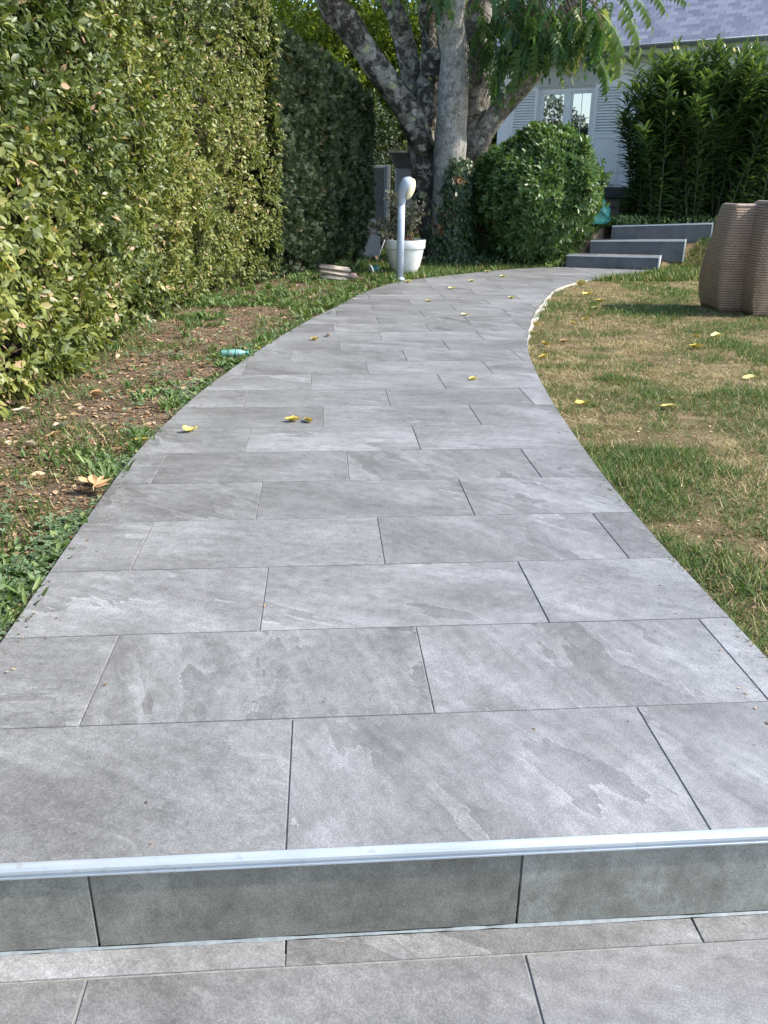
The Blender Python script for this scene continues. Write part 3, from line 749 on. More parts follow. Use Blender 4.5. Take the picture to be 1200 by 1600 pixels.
# ------------------------------------------------------------------ the old multi-stemmed tree
TR0 = np.array([2.2, 15.0, float(ground_z(2.2, 15.0))])
tree = thing('shade_tree', 'old multi-stemmed tree with lichen-spotted grey bark and drooping compound leaves', 'tree', TR0)
def stem_path(pts, wids, extra=None, n=34):
    P = [at(x, y, Y) for x, y, Y in pts]
    d = [np.linalg.norm(p - CAM) for p in P]; R = [w_ / 2 * .80 * (dd / FPX) for w_, dd in zip(wids, d)]
    if extra is not None:
        for e, r in extra: P.append(np.array(e, float)); R.append(r)
    L = np.r_[0, np.cumsum(np.linalg.norm(np.diff(P, axis=0), axis=1))]
    Q = spline(P, n); q = np.linspace(0, L[-1], n); return Q, np.interp(q, L, R)
STEMS = [
    # front pale stem
    ('trunk', [(703, 405, 14.75), (703, 340, 14.75), (702, 260, 14.7), (706, 180, 14.65), (711, 90, 14.6), (704, 0, 14.5)], [80, 66, 58, 53, 50, 48], [((2.25, 14.2, 5.6), .2), ((2.0, 13.6, 7.2), .12), ((1.9, 13.4, 8.4), .05)], .12),
    # dark left foot
    ('trunk', [(688, 405, 15.1), (674, 340, 15.1), (664, 270, 15.1), (660, 215, 15.1), (664, 165, 15.1), (672, 110, 15.15), (672, 50, 15.2), (668, 0, 15.3)], [62, 56, 52, 52, 46, 34, 32, 30], [((1.9, 15.6, 5.8), .14), ((1.6, 16.2, 7.4), .06)], 1.5),
    # long limb leaning left
    ('limb', [(662, 235, 15.0), (645, 185, 14.95), (612, 135, 14.85), (575, 85, 14.7), (540, 32, 14.55), (512, -5, 14.4)], [44, 46, 44, 42, 45, 44], [((.15, 14.0, 5.0), .2), ((-.6, 13.6, 6.0), .12), ((-1.3, 13.4, 6.9), .05)], 1.0),
    # upright limb behind
    ('limb', [(662, 190, 15.3), (647, 130, 15.35), (633, 70, 15.4), (618, 20, 15.45), (606, -20, 15.5)], [36, 38, 37, 33, 32], [((.9, 15.9, 6.2), .12), ((.6, 16.3, 7.8), .05)], .8),
    # right rear stem
    ('trunk', [(722, 400, 15.2), (728, 330, 15.2), (737, 250, 15.2), (744, 170, 15.2), (752, 90, 15.2), (750, 0, 15.2)], [50, 46, 46, 46, 46, 44], [((3.0, 15.4, 5.9), .17), ((3.3, 15.8, 7.6), .08)], .6),
    # right limb
    ('limb', [(738, 250, 15.1), (757, 205, 15.0), (786, 165, 14.9), (822, 125, 14.7), (858, 75, 14.4), (885, 20, 14.1)], [38, 36, 35, 36, 32, 28], [((4.5, 13.3, 5.0), .12), ((5.0, 12.4, 5.5), .06)], .55),
]
for nm, pts, wids, ex, moss in STEMS:
    Q, R = stem_path(pts, wids, ex)
    V, F = tube(Q - TR0, R, 18, True, .13, seed=len(pts) * 7 + wids[0])
    o = part(nm, V, F, 'bark', tree, True)
    a = o.data.attributes.new('moss', 'FLOAT', 'POINT'); a.data.foreach_set('value', np.full(len(V), moss, np.float32))
# knot where the limb was cut
bm = bmesh.new(); bmesh.ops.create_icosphere(bm, subdivisions=3, radius=.2)
for v in bm.verts: v.co = v.co * (1 + .25 * mnoise.noise(v.co * 9)); v.co.z *= 1.2
kn = bm_part('burl', bm, 'bark', tree, True); kn.location = at(679, 100, 14.95) - TR0
a = kn.data.attributes.new('moss', 'FLOAT', 'POINT'); a.data.foreach_set('value', np.full(len(kn.data.vertices), 1.4, np.float32))
def crown():
    # leafy boughs: (centre, spread, fronds)
    C = []
    def bough(a, b, n, sp):
        t = rng.random(n)[:, None]; p = np.array(a) * (1 - t) + np.array(b) * t
        C.append(p + rng.normal(size=(n, 3)) * sp)
    # hanging in view at the right of the trunk
    bough(at(800, 20, 14.2), at(800, 120, 14.1), 55, .22)
    bough(at(850, 10, 13.8), at(850, 70, 13.6), 85, .26)
    bough(at(905, 0, 13.2), at(915, 85, 13.0), 80, .22)
    bough(at(780, 0, 14.6), at(790, 40, 14.4), 45, .25)
    bough(at(935, 5, 12.6), at(945, 45, 12.4), 26, .14)
    bough(at(690, -30, 14.2), at(610, -25, 14.3), 14, .14)
    nv = sum(len(c) for c in C)
    # the crown above
    for c, s, n in (((0.2, 13.6, 6.2), 1.0, 260), ((-1.0, 13.4, 6.9), .8, 180), ((2.0, 13.8, 7.6), 1.1, 300), ((3.2, 15.8, 7.2), 1.1, 260), ((1.0, 16.0, 7.2), 1.1, 260), ((4.2, 13.4, 5.9), .7, 160), ((.3, 14.6, 5.2), .7, 150), ((2.6, 14.6, 6.4), .9, 220), ((-.4, 15.2, 5.4), .7, 130), ((1.2, 13.2, 5.6), .6, 140)):
        q = np.array(c) + rng.normal(size=(n, 3)) * [s, s * .8, s * .55]; q[:, 2] = np.maximum(q[:, 2], 4.75 + .1 * rng.random(n)); C.append(q)
    P = np.vstack(C); n = len(P)
    a = rng.uniform(0, 2 * math.pi, n); tip = np.stack([np.cos(a), np.sin(a), rng.uniform(-1.1, -.15, n)], 1); tip[:nv, 2] -= .5
    nrm = np.stack([np.cos(a) * .3, np.sin(a) * .3, np.ones(n)], 1) + rand_dir(n) * .35
    size = rng.uniform(.34, .5, n)
    rnd = np.clip(rng.beta(1.6, 2.2, n), 0, .9); q = (np.arange(n) < nv) & (rng.random(n) < .12); rnd[q] = rng.uniform(.8, 1, q.sum())
    # single sprays hanging in front of the roof and window
    H = []
    for x0, y0, x1, y1, Y in ((985, -12, 1018, 44, 9.6), (1030, -14, 1074, 12, 9.6), (962, 0, 1000, 76, 11.4), (938, 20, 975, 92, 12.0), (955, 45, 972, 125, 12.2), (925, 70, 950, 135, 12.6), (838, 55, 841, 120, 13.4), (815, 60, 812, 150, 13.6), (1005, -20, 1040, 24, 9.8), (938, 95, 950, 150, 12.5), (790, 60, 784, 140, 14.2), (870, 70, 880, 120, 13.4), (960, -20, 990, 30, 10.4)):
        A, B = at(x0, y0, Y), at(x1, y1, Y); H.append((A, B - A))
    for A, d in H:
        P = np.vstack([P, A]); l = np.linalg.norm(d); tip = np.vstack([tip, d / l + np.array([0, 0, .25])]); nrm = np.vstack([nrm, np.array([[.35, -.8, .45]])]); size = np.r_[size, l * .98]; rnd = np.r_[rnd, rng.uniform(.45, .85)]
    ex, ey, _ = project(P + tip / np.linalg.norm(tip, axis=1)[:, None] * size[:, None] * .9); fx, fy, _ = project(P)
    kk = ~(((ex > 795) & (ex < 945) & (ey > 112) & (ey < 300)) | ((fx > 795) & (fx < 945) & (fy > 88) & (fy < 300)) | ((ex > 960) & (ex < 1300) & (ey > -5) & (ey < 300) & (np.arange(len(P)) < n)) | ((fx > 955) & (fy > -5) & (fy < 300) & (np.arange(len(P)) < n)))
    kk[n:] = True
    P, tip, nrm, size, rnd = P[kk], tip[kk], nrm[kk], size[kk], rnd[kk]; nv = int(kk[:nv].sum()); n = int(kk[:n].sum())
    outer = np.r_[np.where(np.arange(n) < nv, 1., 1.), np.full(len(H), 5.)]
    foliage(tree, FROND, P, tip, nrm, size, rnd, 'walnut', mass='crown', leaf='frond', count=295, outer=outer)
    tw = []
    for i in rng.choice(nv, 60, replace=False):
        k = STEMS[5]; j = C[0][0]
        b = P[i]; a0 = b + np.array([rng.uniform(-.5, 0), rng.uniform(.1, .5), rng.uniform(.35, .8)])
        tw.append(tube([a0 - TR0, (a0 + b) / 2 + rng.normal(size=3) * .05 - TR0, b - TR0], [.012, .008, .004], 4, False))
    for A, d in H:
        a0 = A + np.array([-.55, .5, .65]); tw.append(tube([a0 - TR0, A + np.array([-.2, .18, .3]) - TR0, A - TR0], [.012, .008, .004], 4, False))
    V, F = join(tw); o = part('twigs', V, F, 'twig', tree, kind='stuff')
crown()
ivy = thing('ivy', 'dark ivy with rusty dead leaves climbing the foot of the multi-stemmed tree', 'ivy', TR0)
def make_ivy():
    n = 5200; t = rng.beta(1.0, 1.25, n); y = 400 - 150 * t; 
    cx = 706 + 10 * t + rng.normal(0, 1, n) * 0; hw = 40 - 14 * t; u = rng.uniform(-1, 1, n)
    keep = (fbm(u * 2 + 5, t * 5, 3) > .36) | (t < .3); t, u, y, cx, hw = t[keep], u[keep], y[keep], cx[keep], hw[keep]
    P = np.array([at(a + b * c, d, 14.72 - .42 * math.sqrt(max(0, 1 - c * c)) + .25 * abs(c)) for a, b, c, d in zip(cx, hw, u, y)])
    n = len(P); P += rng.normal(size=(n, 3)) * .035
    N = np.stack([u * .8, -np.sqrt(np.maximum(.05, 1 - u * u)), np.full(n, .25)], 1)
    # and over the ground at the foot
    g = 900; q = np.stack([2.25 + rng.normal(0, .55, g), 14.55 + rng.normal(0, .22, g), np.zeros(g)], 1); q[:, 2] = ground_z(q[:, 0], q[:, 1]) + rng.uniform(.02, .18, g)
    P = np.vstack([P, q]); N = np.vstack([N, np.tile([0, -.4, .9], (g, 1))]); n = len(P)
    tip = np.array([0, -.3, -1.0]) + rand_dir(n) * .6; nrm = N + rand_dir(n) * .45
    rnd = np.clip(rng.beta(2, 2.5, n), 0, .86); rust = (fbm(P[:, 0] * 5, P[:, 2] * 3, 77) > .62) & (rng.random(n) < .7); rnd[rust] = rng.uniform(.88, 1, rust.sum())
    merge('leaves', ROUND, P - TR0, tip, nrm, rng.uniform(.045, .085, n), rnd, 'ivy', ivy)
    vs = []
    for k in range(14):
        u0 = rng.uniform(-.9, .9); pts = [at(706 + 10 * t_ + (40 - 14 * t_) * (u0 + .12 * math.sin(7 * t_ + k)), 402 - 150 * t_, 14.72 - .4 * math.sqrt(max(0, 1 - u0 * u0)) + .25 * abs(u0)) - TR0 for t_ in np.linspace(0, rng.uniform(.6, 1), 9)]
        vs.append(tube(pts, np.linspace(.014, .005, 9), 5, False))
    V, F = join(vs); part('vine_stems', V, F, 'twig', ivy, kind='stuff')
make_ivy()

# ------------------------------------------------------------------ clipped round shrub
B0 = at(835, 398, 14.45); B0[2] = float(ground_z(B0[0], B0[1]))
bush = thing('round_shrub', 'rounded glossy dark green shrub beside the three steps', 'shrub', B0)
def make_bush():
    C = np.array(at(842, 304, 14.5)); Rx, Ry, Rz = .97, .95, .97
    n = 38000; d = rand_dir(n)
    lump = np.array([.16 * mnoise.noise(Vector(v * 2.1)) + .10 * mnoise.noise(Vector(v * 4.6)) for v in d])
    dep = np.minimum(rng.exponential(.06, n), .32); sh_ = rng.random(n) < .05; dep[sh_] = -rng.exponential(.045, sh_.sum())
    rad = 1.0 + lump - dep
    P = C + d * rad[:, None] * [Rx, Ry, Rz]
    low = P[:, 2] < C[2]; P[low, 0] -= .28 * np.clip((C[2] - P[low, 2]) / 1.2, 0, 1) ** 1.2 * np.sign(d[low, 0] + .55) * np.abs(d[low, 0]) ** .5
    k = P[:, 2] > ground_z(P[:, 0], P[:, 1]) + .02; P, d, dep = P[k], d[k], dep[k]; n = len(P)
    K = 7; nb = n // K; b_ = rng.permutation(n)[:nb]; B, D, dp = P[b_], d[b_] * .9 + rand_dir(nb) * .45 + np.array([0, 0, .2]), dep[b_]; D /= np.linalg.norm(D, axis=1)[:, None]
    u = np.cross(D, rand_dir(nb)); u /= np.linalg.norm(u, axis=1)[:, None]; w_ = np.cross(D, u); PP, TT, NN = [], [], []
    for k in range(K):
        a = k * 2.4; R_ = u * math.cos(a) + w_ * math.sin(a); f = .35 + .65 * k / K
        PP.append(B + D * .05 * k / K + R_ * .006); TT.append(R_ * (1.1 - .5 * f) + D * (.25 + .6 * f) + np.array([0, 0, -.12]) + rand_dir(nb) * .12); NN.append(D * .9 - R_ * .45 + rand_dir(nb) * .15)
    P, tip, nrm = np.vstack(PP), np.vstack(TT), np.vstack(NN); d, dep = np.tile(d[b_], (K, 1)), np.tile(dp, K); n = len(P)
    rnd = np.clip(np.tile(.08 + .55 * rng.beta(2, 2, nb), K) + .18 * rng.random(n), 0, .9); q = np.tile(rng.random(nb) < .05, K); rnd[q] = rng.uniform(.85, 1, q.sum())
    foliage(bush, LEAF, P, tip, nrm, np.stack([rng.uniform(.06, .1, n), rng.uniform(.07, .125, n), rng.uniform(.06, .1, n)], 1), rnd, 'bush', outer=(dep < .04) * (d[:, 1] < .2).astype(float))
    bm = bmesh.new(); bmesh.ops.create_icosphere(bm, subdivisions=3, radius=1)
    for v in bm.verts: v.co = Vector((v.co.x * Rx * .74, v.co.y * Ry * .74, v.co.z * Rz * .8)) * (1 + .1 * mnoise.noise(v.co * 3))
    o = bm_part('dark_core', bm, 'core', bush, True); o.location = C - B0
    V, F = join([tube([(rng.normal(0, .08), rng.normal(0, .08), -.1), (rng.normal(0, .25), rng.normal(0, .2), .5)], [.03, .02], 6, False) for _ in range(7)])
    part('stems', V, F, 'stem', bush, kind='stuff')
make_bush()

# ------------------------------------------------------------------ oleander
O0 = np.array([7.0, 15.35, .57]); O0[0] = at(1075, 330, 15.35)[0]; O0[2] = float(ground_z(O0[0], O0[1]))
ole = thing('oleander', 'tall oleander with long narrow leaves and a few pale flowers in front of the house', 'shrub', O0)
def make_oleander():
    tipc = []; st = []
    for k in range(330):
        a = rng.uniform(0, 2 * math.pi); r = math.sqrt(rng.random()); bx, by = max(-1.0, rng.normal(.1, .75)), rng.normal(0, .28)
        ex = bx * 1.2 + max(-1.2, r * math.cos(a) * 1.7 + .4); ey = by + r * math.sin(a) * .8
        ez = (2.78 - .75 * (max(0, abs(ex) - .6) / 1.8) ** 2) * rng.uniform(.55, 1.02)
        if project(np.array([[ex, ey, ez]]) + O0)[0][0] < 962 or project(np.array([[ex, ey, ez * .5]]) + O0)[0][0] < 955: continue
        pts = spline([(bx, by, -.1), (bx + (ex - bx) * .3, by + (ey - by) * .3, ez * .5), (ex, ey, ez)], 7)
        st.append(tube(pts, np.linspace(.018, .005, 7), 5, False))
        L = np.linalg.norm(pts[-1] - pts[0])
        for t in np.arange(.10, 1.0, .036 / max(L, .5)):
            i = t * 6; j = min(5, int(i)); p = pts[j] + (pts[j + 1] - pts[j]) * (i - j); dr = pts[j + 1] - pts[j]; dr /= np.linalg.norm(dr)
            if rng.random() < .4 + t * .65:
                ph = rng.uniform(0, 6.28)
                for w_ in range(3):
                    b = ph + w_ * 2.09; side = np.array([math.cos(b), math.sin(b), 0]); tipc.append((p, side * (.85 if t < .93 else .45) + dr * rng.uniform(.2, .85) + np.array([0, 0, -.08 - .5 * max(0, .6 - t)]), t))
    V, F = join(st); part('stems', V, F, 'stem', ole, kind='stuff')
    P = np.array([c[0] for c in tipc]) + O0; tip = np.array([c[1] for c in tipc]); t = np.array([c[2] for c in tipc]); n = len(P)
    nrm = np.tile([0, 0, 1.], (n, 1)) + rand_dir(n) * .35
    rnd = np.clip(.15 + .6 * rng.beta(2, 2, n) + .35 * np.clip(t - .8, 0, .2) / .2 * rng.random(n), 0, 1)
    foliage(ole, NARROW, P, tip, nrm, np.stack([rng.uniform(.24, .36, n), rng.uniform(.2, .33, n), rng.uniform(.2, .33, n)], 1), rnd, 'oleander')
    for x, y in ((1053, 76), (1058, 75), (1069, 146), (1146, 78), (1081, 172), (1051, 178)):
        p = at(x, y, 14.6); bm = bmesh.new()
        for q in range(5):
            b = q * 1.257; v0 = bm.verts.new((0, 0, 0)); vs = [bm.verts.new((.034 * math.cos(b + o) * s, .034 * math.sin(b + o) * s, z)) for o, s, z in ((-.4, .7, .012), (-.15, 1, .02), (.2, 1, .02), (.45, .7, .012))]
            bm.faces.new([v0] + vs)
        o = bm_part('flower', bm, 'ypale', ole); o.location = p - O0; o.rotation_euler = (1.2, .2, .4)
make_oleander()

# ------------------------------------------------------------------ house
HA = math.radians(-36); HU = np.array([math.cos(HA), math.sin(HA), 0]); HN = np.array([HU[1], -HU[0], 0])
HO = at(905, 250, 19.3); HO[2] = 0
house = thing('house', 'white rendered house with grey slate roof, shuttered window and zinc gutter', 'house', HO)
house.rotation_euler = (0, 0, HA)
def wp(x, y, d=0.0):      # sight line met by the wall (d in front of it): along the wall, height
    r = ray(x, y); q = HO + HN * d; t = ((q - CAM) @ HN) / (r @ HN); p = CAM + r * t
    return float((p - HO) @ HU), float(p[2])
# local frame: x along the wall, -y towards the garden, z up
zT = wp(945, 292)[1]          # terrace level
zE = wp(1100, 63, .45)[1]     # gutter height
wl = wp(780, 150)[0]; x0 = wp(843, 150)[0]; x1 = wp(929, 150)[0]; zt = wp(885, 137)[1]
XR = min(6.5, wp(1370, 120)[0])
def hb(name, xa, xb, ya, yb, za, zb, mat, parent=house, bevel=.004):
    return boxpart(name, (xb - xa, yb - ya, zb - za), ((xa + xb) / 2, (ya + yb) / 2, (za + zb) / 2), mat, parent, bevel)
walls = [(wl, x0, zT - .9, zE), (x1, XR, zT - .9, zE), (x0, x1, zt, zE), (x0, x1, zT - .9, zT)]
bm = bmesh.new()
for a, b, c, d in walls: box(bm, (b - a, .25, d - c), ((a + b) / 2, .125, (c + d) / 2))
box(bm, (.25, 6, zE - zT + .9), (wl + .125, 3.26, (zE + zT - .9) / 2)); box(bm, (.25, 6, zE - zT + .9), (XR - .125, 3.26, (zE + zT - .9) / 2))
bm_part('wall', bm, 'wall', house)
hb('lintel', x0 - .1, x1 + .1, -.03, -.002, zt + .02, zE - .12, 'beige')
# window: frame, two casements with glass
fr = bpy.data.objects.new('window', None); COL.objects.link(fr); fr.parent = house
def wb(name, xa, xb, za, zb, ya, yb, mat, parent): return hb(name, xa, xb, ya, yb, za, zb, mat, parent, .004)
fw = .055
wb('frame', x0 + .002, x0 + fw, zT + .002, zt - .002, .04, .12, 'white', fr); wb('frame', x1 - fw, x1 - .002, zT + .002, zt - .002, .04, .12, 'white', fr)
wb('frame', x0 + fw, x1 - fw, zt - fw - .02, zt - .002, .04, .12, 'white', fr); wb('frame', x0 + fw, x1 - fw, zT + .002, zT + .06, .04, .12, 'white', fr)
xm = (wp(882, 160)[0] + wp(891, 160)[0]) / 2
wb('mullion', xm - .06, xm + .06, zT + .06, zt - fw - .02, .035, .115, 'white', fr)
for a, b in ((x0 + fw, xm - .06), (xm + .06, x1 - fw)):
    za, zb = zT + .06, zt - fw - .02
    for q, (c, d, e, f) in enumerate(((a, a + .035, za, zb), (b - .035, b, za, zb), (a + .035, b - .035, zb - .04, zb), (a + .035, b - .035, za, za + .08))):
        wb('sash', c, d, e, f, .05, .1, 'white', fr)
    wb('pane', a + .035, b - .035, za + .08, zb - .04, .075, .082, 'glass', fr)
    wb('glazing_bar', (a + b) / 2 - .006, (a + b) / 2 + .006, za + .08, zb - .04, .068, .0745, 'white', fr)
    for zz in (zb - .52, zb - 1.02): wb('glazing_bar', a + .035, b - .035, zz - .006, zz + .006, .069, .0735, 'white', fr)
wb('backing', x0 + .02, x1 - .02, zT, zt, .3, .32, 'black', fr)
# shutters: louvres above, solid panel below
def shutter(xa, xb):
    s = bpy.data.objects.new('shutter', None); COL.objects.link(s); s.parent = house
    za, zb = zT + .05, zt + .03; zm = zb - 1.0
    for c, d, e, f in ((xa, xa + .07, za, zb), (xb - .07, xb, za, zb), (xa + .07, xb - .07, zb - .07, zb), (xa + .07, xb - .07, zm - .05, zm + .05), (xa + .07, xb - .07, za, za + .09)):
        wb('rail', c, d, e, f, -.045, -.006, 'white', s)
    wb('panel', xa + .07, xb - .07, za + .09, zm - .05, -.033, -.012, 'white', s)
    k = int((zb - .07 - zm - .05) / .055)
    me = None
    for i in range(k):
        z = zm + .05 + .028 + i * .055
        if me is None:
            bm = bmesh.new(); box(bm, (xb - xa - .144, .012, .052), (0, 0, 0), Matrix.Rotation(math.radians(-38), 4, 'X')); o = bm_part('slat', bm, 'white', s); me = o.data
        else: o = link('slat', me, s)
        o.location = ((xa + xb) / 2, -.027, z)
sw = .62
shutter(x0 - .02 - sw, x0 - .02); shutter(x1 + .02, x1 + .02 + sw)
# eaves, gutter and roof
ov = .45
hb('soffit', wl - .3, XR + .2, -ov + .02, -.004, zE - .1, zE - .06, 'beige')
hb('fascia', wl - .3, XR + .2, -ov - .02, -ov + .018, zE - .17, zE - .02, 'beige')
V, F = [], []
for x in (wl - .32, XR + .22):
    for i in range(9):
        t = math.pi + math.pi * i / 8; V.append((x, -ov - .09 + .062 * math.cos(t), zE - .015 + .062 * math.sin(t)))
F = [(i, i + 1, 9 + i + 1, 9 + i) for i in range(8)]
gt = part('gutter', V, F, 'zinc', house, True)
V, F = tube([(wl - .32, -ov - .152, zE - .012), (XR + .22, -ov - .152, zE - .012)], [.011, .011], 6); part('gutter_bead', V, F, 'rod', house, True)
PA = math.radians(44); RL = 5.2
def roofpt(x, t, h=0.0): return (x, -ov - .05 + t * math.cos(PA) - h * math.sin(PA), zE + .005 + t * math.sin(PA) + h * math.cos(PA))
ra, rb = wl - .25, XR + .15
V = [roofpt(ra, 0, -.03), roofpt(rb, 0, -.03), roofpt(rb, RL, -.03), roofpt(ra, RL, -.03), roofpt(ra, 0, -.003), roofpt(rb, 0, -.003), roofpt(rb, RL, -.003), roofpt(ra, RL, -.003)]
rf = part('roof', V, [(3, 2, 1, 0), (4, 5, 6, 7), (0, 1, 5, 4), (1, 2, 6, 5), (2, 3, 7, 6), (3, 0, 4, 7)], 'slate', house)
V = [roofpt(ra, 2 * RL - .0), ]
# slates
SW, SE = .205, .105
bm = bmesh.new(); box(bm, (SW - .006, SE * 1.5, .007), (0, SE * .6, .006)); sme = bm_part('slate', bm, 'slate', rf); sm = sme.data; bpy.data.objects.remove(sme)
Rm = Matrix.Rotation(PA, 4, 'X'); cand = []
sv, sf = [], []
base_v = np.array([v.co for v in sm.vertices]); base_f = [tuple(p.vertices) for p in sm.polygons]
for j in range(int(RL / SE) - 1):
    for i in range(int((rb - ra) / SW)):
        x = ra + SW * (i + .5 + .5 * (j % 2)); p = roofpt(x, j * SE)
        Mx = Matrix.Translation(p) @ Matrix.Rotation(PA + math.radians(1.9) + rng.normal(0, .004), 4, 'X')
        pw = HO + HU * p[0] - HN * p[1] + [0, 0, p[2]]
        X_, Y_, Z_ = project(np.array([pw])); X_, Y_ = float(X_[0]), float(Y_[0])
        vis = (930 < X_ < 1202) and (-4 < Y_ < 110); cand.append((0 if vis else 1, abs(X_ - 1090) + 2 * abs(Y_ - 30), Mx))
cand.sort(key=lambda c: c[:2])
for q, (v_, d_, Mx) in enumerate(cand):
    if q < 298:
        o = link('slate', sm, rf); o.matrix_local = Mx
    else:
        o = len(sv); R3 = np.array(Mx); sv += list(base_v @ R3[:3, :3].T + R3[:3, 3]); sf += [tuple(k + o for k in f) for f in base_f]
part('slates', sv, sf, 'slate', rf, kind='stuff')
hb('ridge', ra, rb, 2 * 0 - ov - .05 + RL * math.cos(PA) - .1, -ov - .05 + RL * math.cos(PA) + .1, zE + RL * math.sin(PA) - .06, zE + RL * math.sin(PA) + .05, 'zinc')
# rear slope so that the roof is whole from any side
V = [(ra, -ov - .05 + RL * math.cos(PA), zE + RL * math.sin(PA)), (rb, -ov - .05 + RL * math.cos(PA), zE + RL * math.sin(PA)), (rb, -ov - .05 + 2 * RL * math.cos(PA), zE), (ra, -ov - .05 + 2 * RL * math.cos(PA), zE)]
part('rear_roof', V, [(0, 1, 2, 3)], 'slate', house)
# terrace slab with its block piers
terr = thing('terrace', 'dark raised terrace slab on grey block piers under the house window', 'terrace', HO); terr.rotation_euler = (0, 0, HA)
tx0 = wp(800, 300, 1.1)[0]
hb('slab', tx0, XR, -1.1, -.002, zT - .2, zT, 'plinth', terr)
bx0, bz1 = wp(937, 316, 1.0); bx1 = wp(969, 316, 1.0)[0]
def pier(xa, xb):
    z = .45; hh = (zT - .21 - z) / 3
    for i in range(3): hb('block', xa + .003, xb - .003, -1.0, -.62, z + i * hh + .004, z + (i + 1) * hh - .004, 'block', terr, .008)
pier(bx0, bx1); pier(bx0 + 2.2, bx0 + 2.55); pier(bx0 + 4.4, bx0 + 4.75); pier(tx0 + .1, tx0 + .45)
hb('back_wall', tx0, XR, -.5, -.4, .3, zT - .2, 'plinth', terr, 0)

# ------------------------------------------------------------------ lamp
L0 = gp(624, 437); L0[2] = -.01
lamp = thing('garden_lamp', 'pale grey bollard lamp with a bent drop-shaped head beside the white pot', 'lamp', L0)
V, F = lathe([(0, 0), (.078, 0), (.08, .012), (.078, .035), (.056, .04), (.054, .045), (0, .045)], 28); part('base', V, F, 'lamp', lamp, True)
zn = float(at(627, 319, L0[1])[2]) - L0[2]
V, F = tube([(0, 0, .04), (.008, 0, zn * .5), (.014, 0, zn)], [.053, .052, .05], 24); part('pole', V, F, 'lamp', lamp, True)
V, F = tube([(.014, 0, zn - .004), (.014, 0, zn + .006)], [.0535, .0535], 24); part('collar', V, F, 'lamp', lamp, True)
def head():
    pts = spline([(.014, 0, zn + .002), (.024, -.002, zn + .08), (.052, -.008, zn + .17), (.088, -.015, zn + .25), (.118, -.022, zn + .315), (.13, -.025, zn + .345)], 18)
    q = np.linspace(0, 1, 18); rad = np.interp(q, [0, .15, .4, .62, .8, .92, 1], [.05, .06, .086, .102, .096, .066, .012])
    V, F = tube(pts, rad, 26); part('head', V, F, 'lamp', lamp, True)
    nv = np.array([.86, -.42, -.28]); nv /= np.linalg.norm(nv); upv = np.array([.5, -.08, .86]); upv -= nv * upv.dot(nv); upv /= np.linalg.norm(upv); sd_ = np.cross(nv, upv)
    c = np.array([.075, -.014, zn + .21]) + nv * .058; V = []; F = []
    for i in range(9):
        a = i / 8 * math.pi / 2
        for j in range(24):
            b = 2 * math.pi * j / 24; V.append(c + nv * (.062 * math.cos(a)) + (upv * .14 * math.cos(b) + sd_ * .082 * math.sin(b)) * math.sin(a))
    F = [(i * 24 + j, i * 24 + (j + 1) % 24, (i + 1) * 24 + (j + 1) % 24, (i + 1) * 24 + j) for i in range(8) for j in range(24)]
    part('lens', V, F, 'lens', lamp, True)
head()

# ------------------------------------------------------------------ pot and its plant
P0 = at(632, 429, 12.95); P0[2] = float(ground_z(P0[0], P0[1])) - .01
pot = thing('plant_pot', 'large white plastic pot with a raised rim band behind the bollard lamp', 'pot', P0)
zr = float(at(632, 376, 12.7)[2]) - P0[2]
k_ = zr / .5
V, F = lathe([(0, 0), (.15, 0), (.175, .02), (.225, .12), (.262, .24), (.285, .37), (.287, .376), (.302, .378), (.306, .385), (.312, .495), (.308, .5), (.292, .5), (.285, .42), (.27, .4)], 40)
V = [(x * 1.0, y * 1.0, z * k_) for x, y, z in V]; part('shell', V, F, 'pot', pot, True)
V, F = lathe([(.28, .445), (.0, .455)], 32); part('soil', [(x, y, z * k_) for x, y, z in V], F, 'soil', pot)
gsh = thing('potted_shrub', 'wispy grey-green half-dry shrub growing in the white pot', 'shrub', P0 + np.array([0, 0, .45 * k_]))
def pot_plant():
    st = []; LP, LT = [], []
    for k in range(110):
        a = rng.uniform(0, 6.28); r = rng.uniform(.1, 1); l = rng.uniform(.35, .75)
        ex, ey = r * math.cos(a) * .5 - .16, r * math.sin(a) * .3; ez = l * (1.1 - .35 * r)
        if ex < -.3: ez *= .5
        p = spline([(rng.normal(0, .08), rng.normal(0, .08), -.02), (ex * .45, ey * .45, ez * .62), (ex, ey, ez)], 6)
        st.append(tube(p, np.linspace(.006, .002, 6), 4, False))
        for t in rng.uniform(.3, 1, 26):
            i = t * 5; j = min(4, int(i)); LP.append(p[j] + (p[j + 1] - p[j]) * (i - j)); LT.append(rand_dir(1)[0] + [0, 0, .4])
    V, F = join(st); part('stems', V, F, 'twig', gsh, kind='stuff')
    LP, LT = np.array(LP), np.array(LT); n = len(LP)
    merge('leaves', LEAF, LP, LT, rand_dir(n) + [0, 0, .6], rng.uniform(.035, .07, n), np.clip(rng.beta(2, 1.8, n) + (LP[:, 0] > .05) * rng.uniform(0, .3, n), 0, 1), 'olive', gsh)
pot_plant()

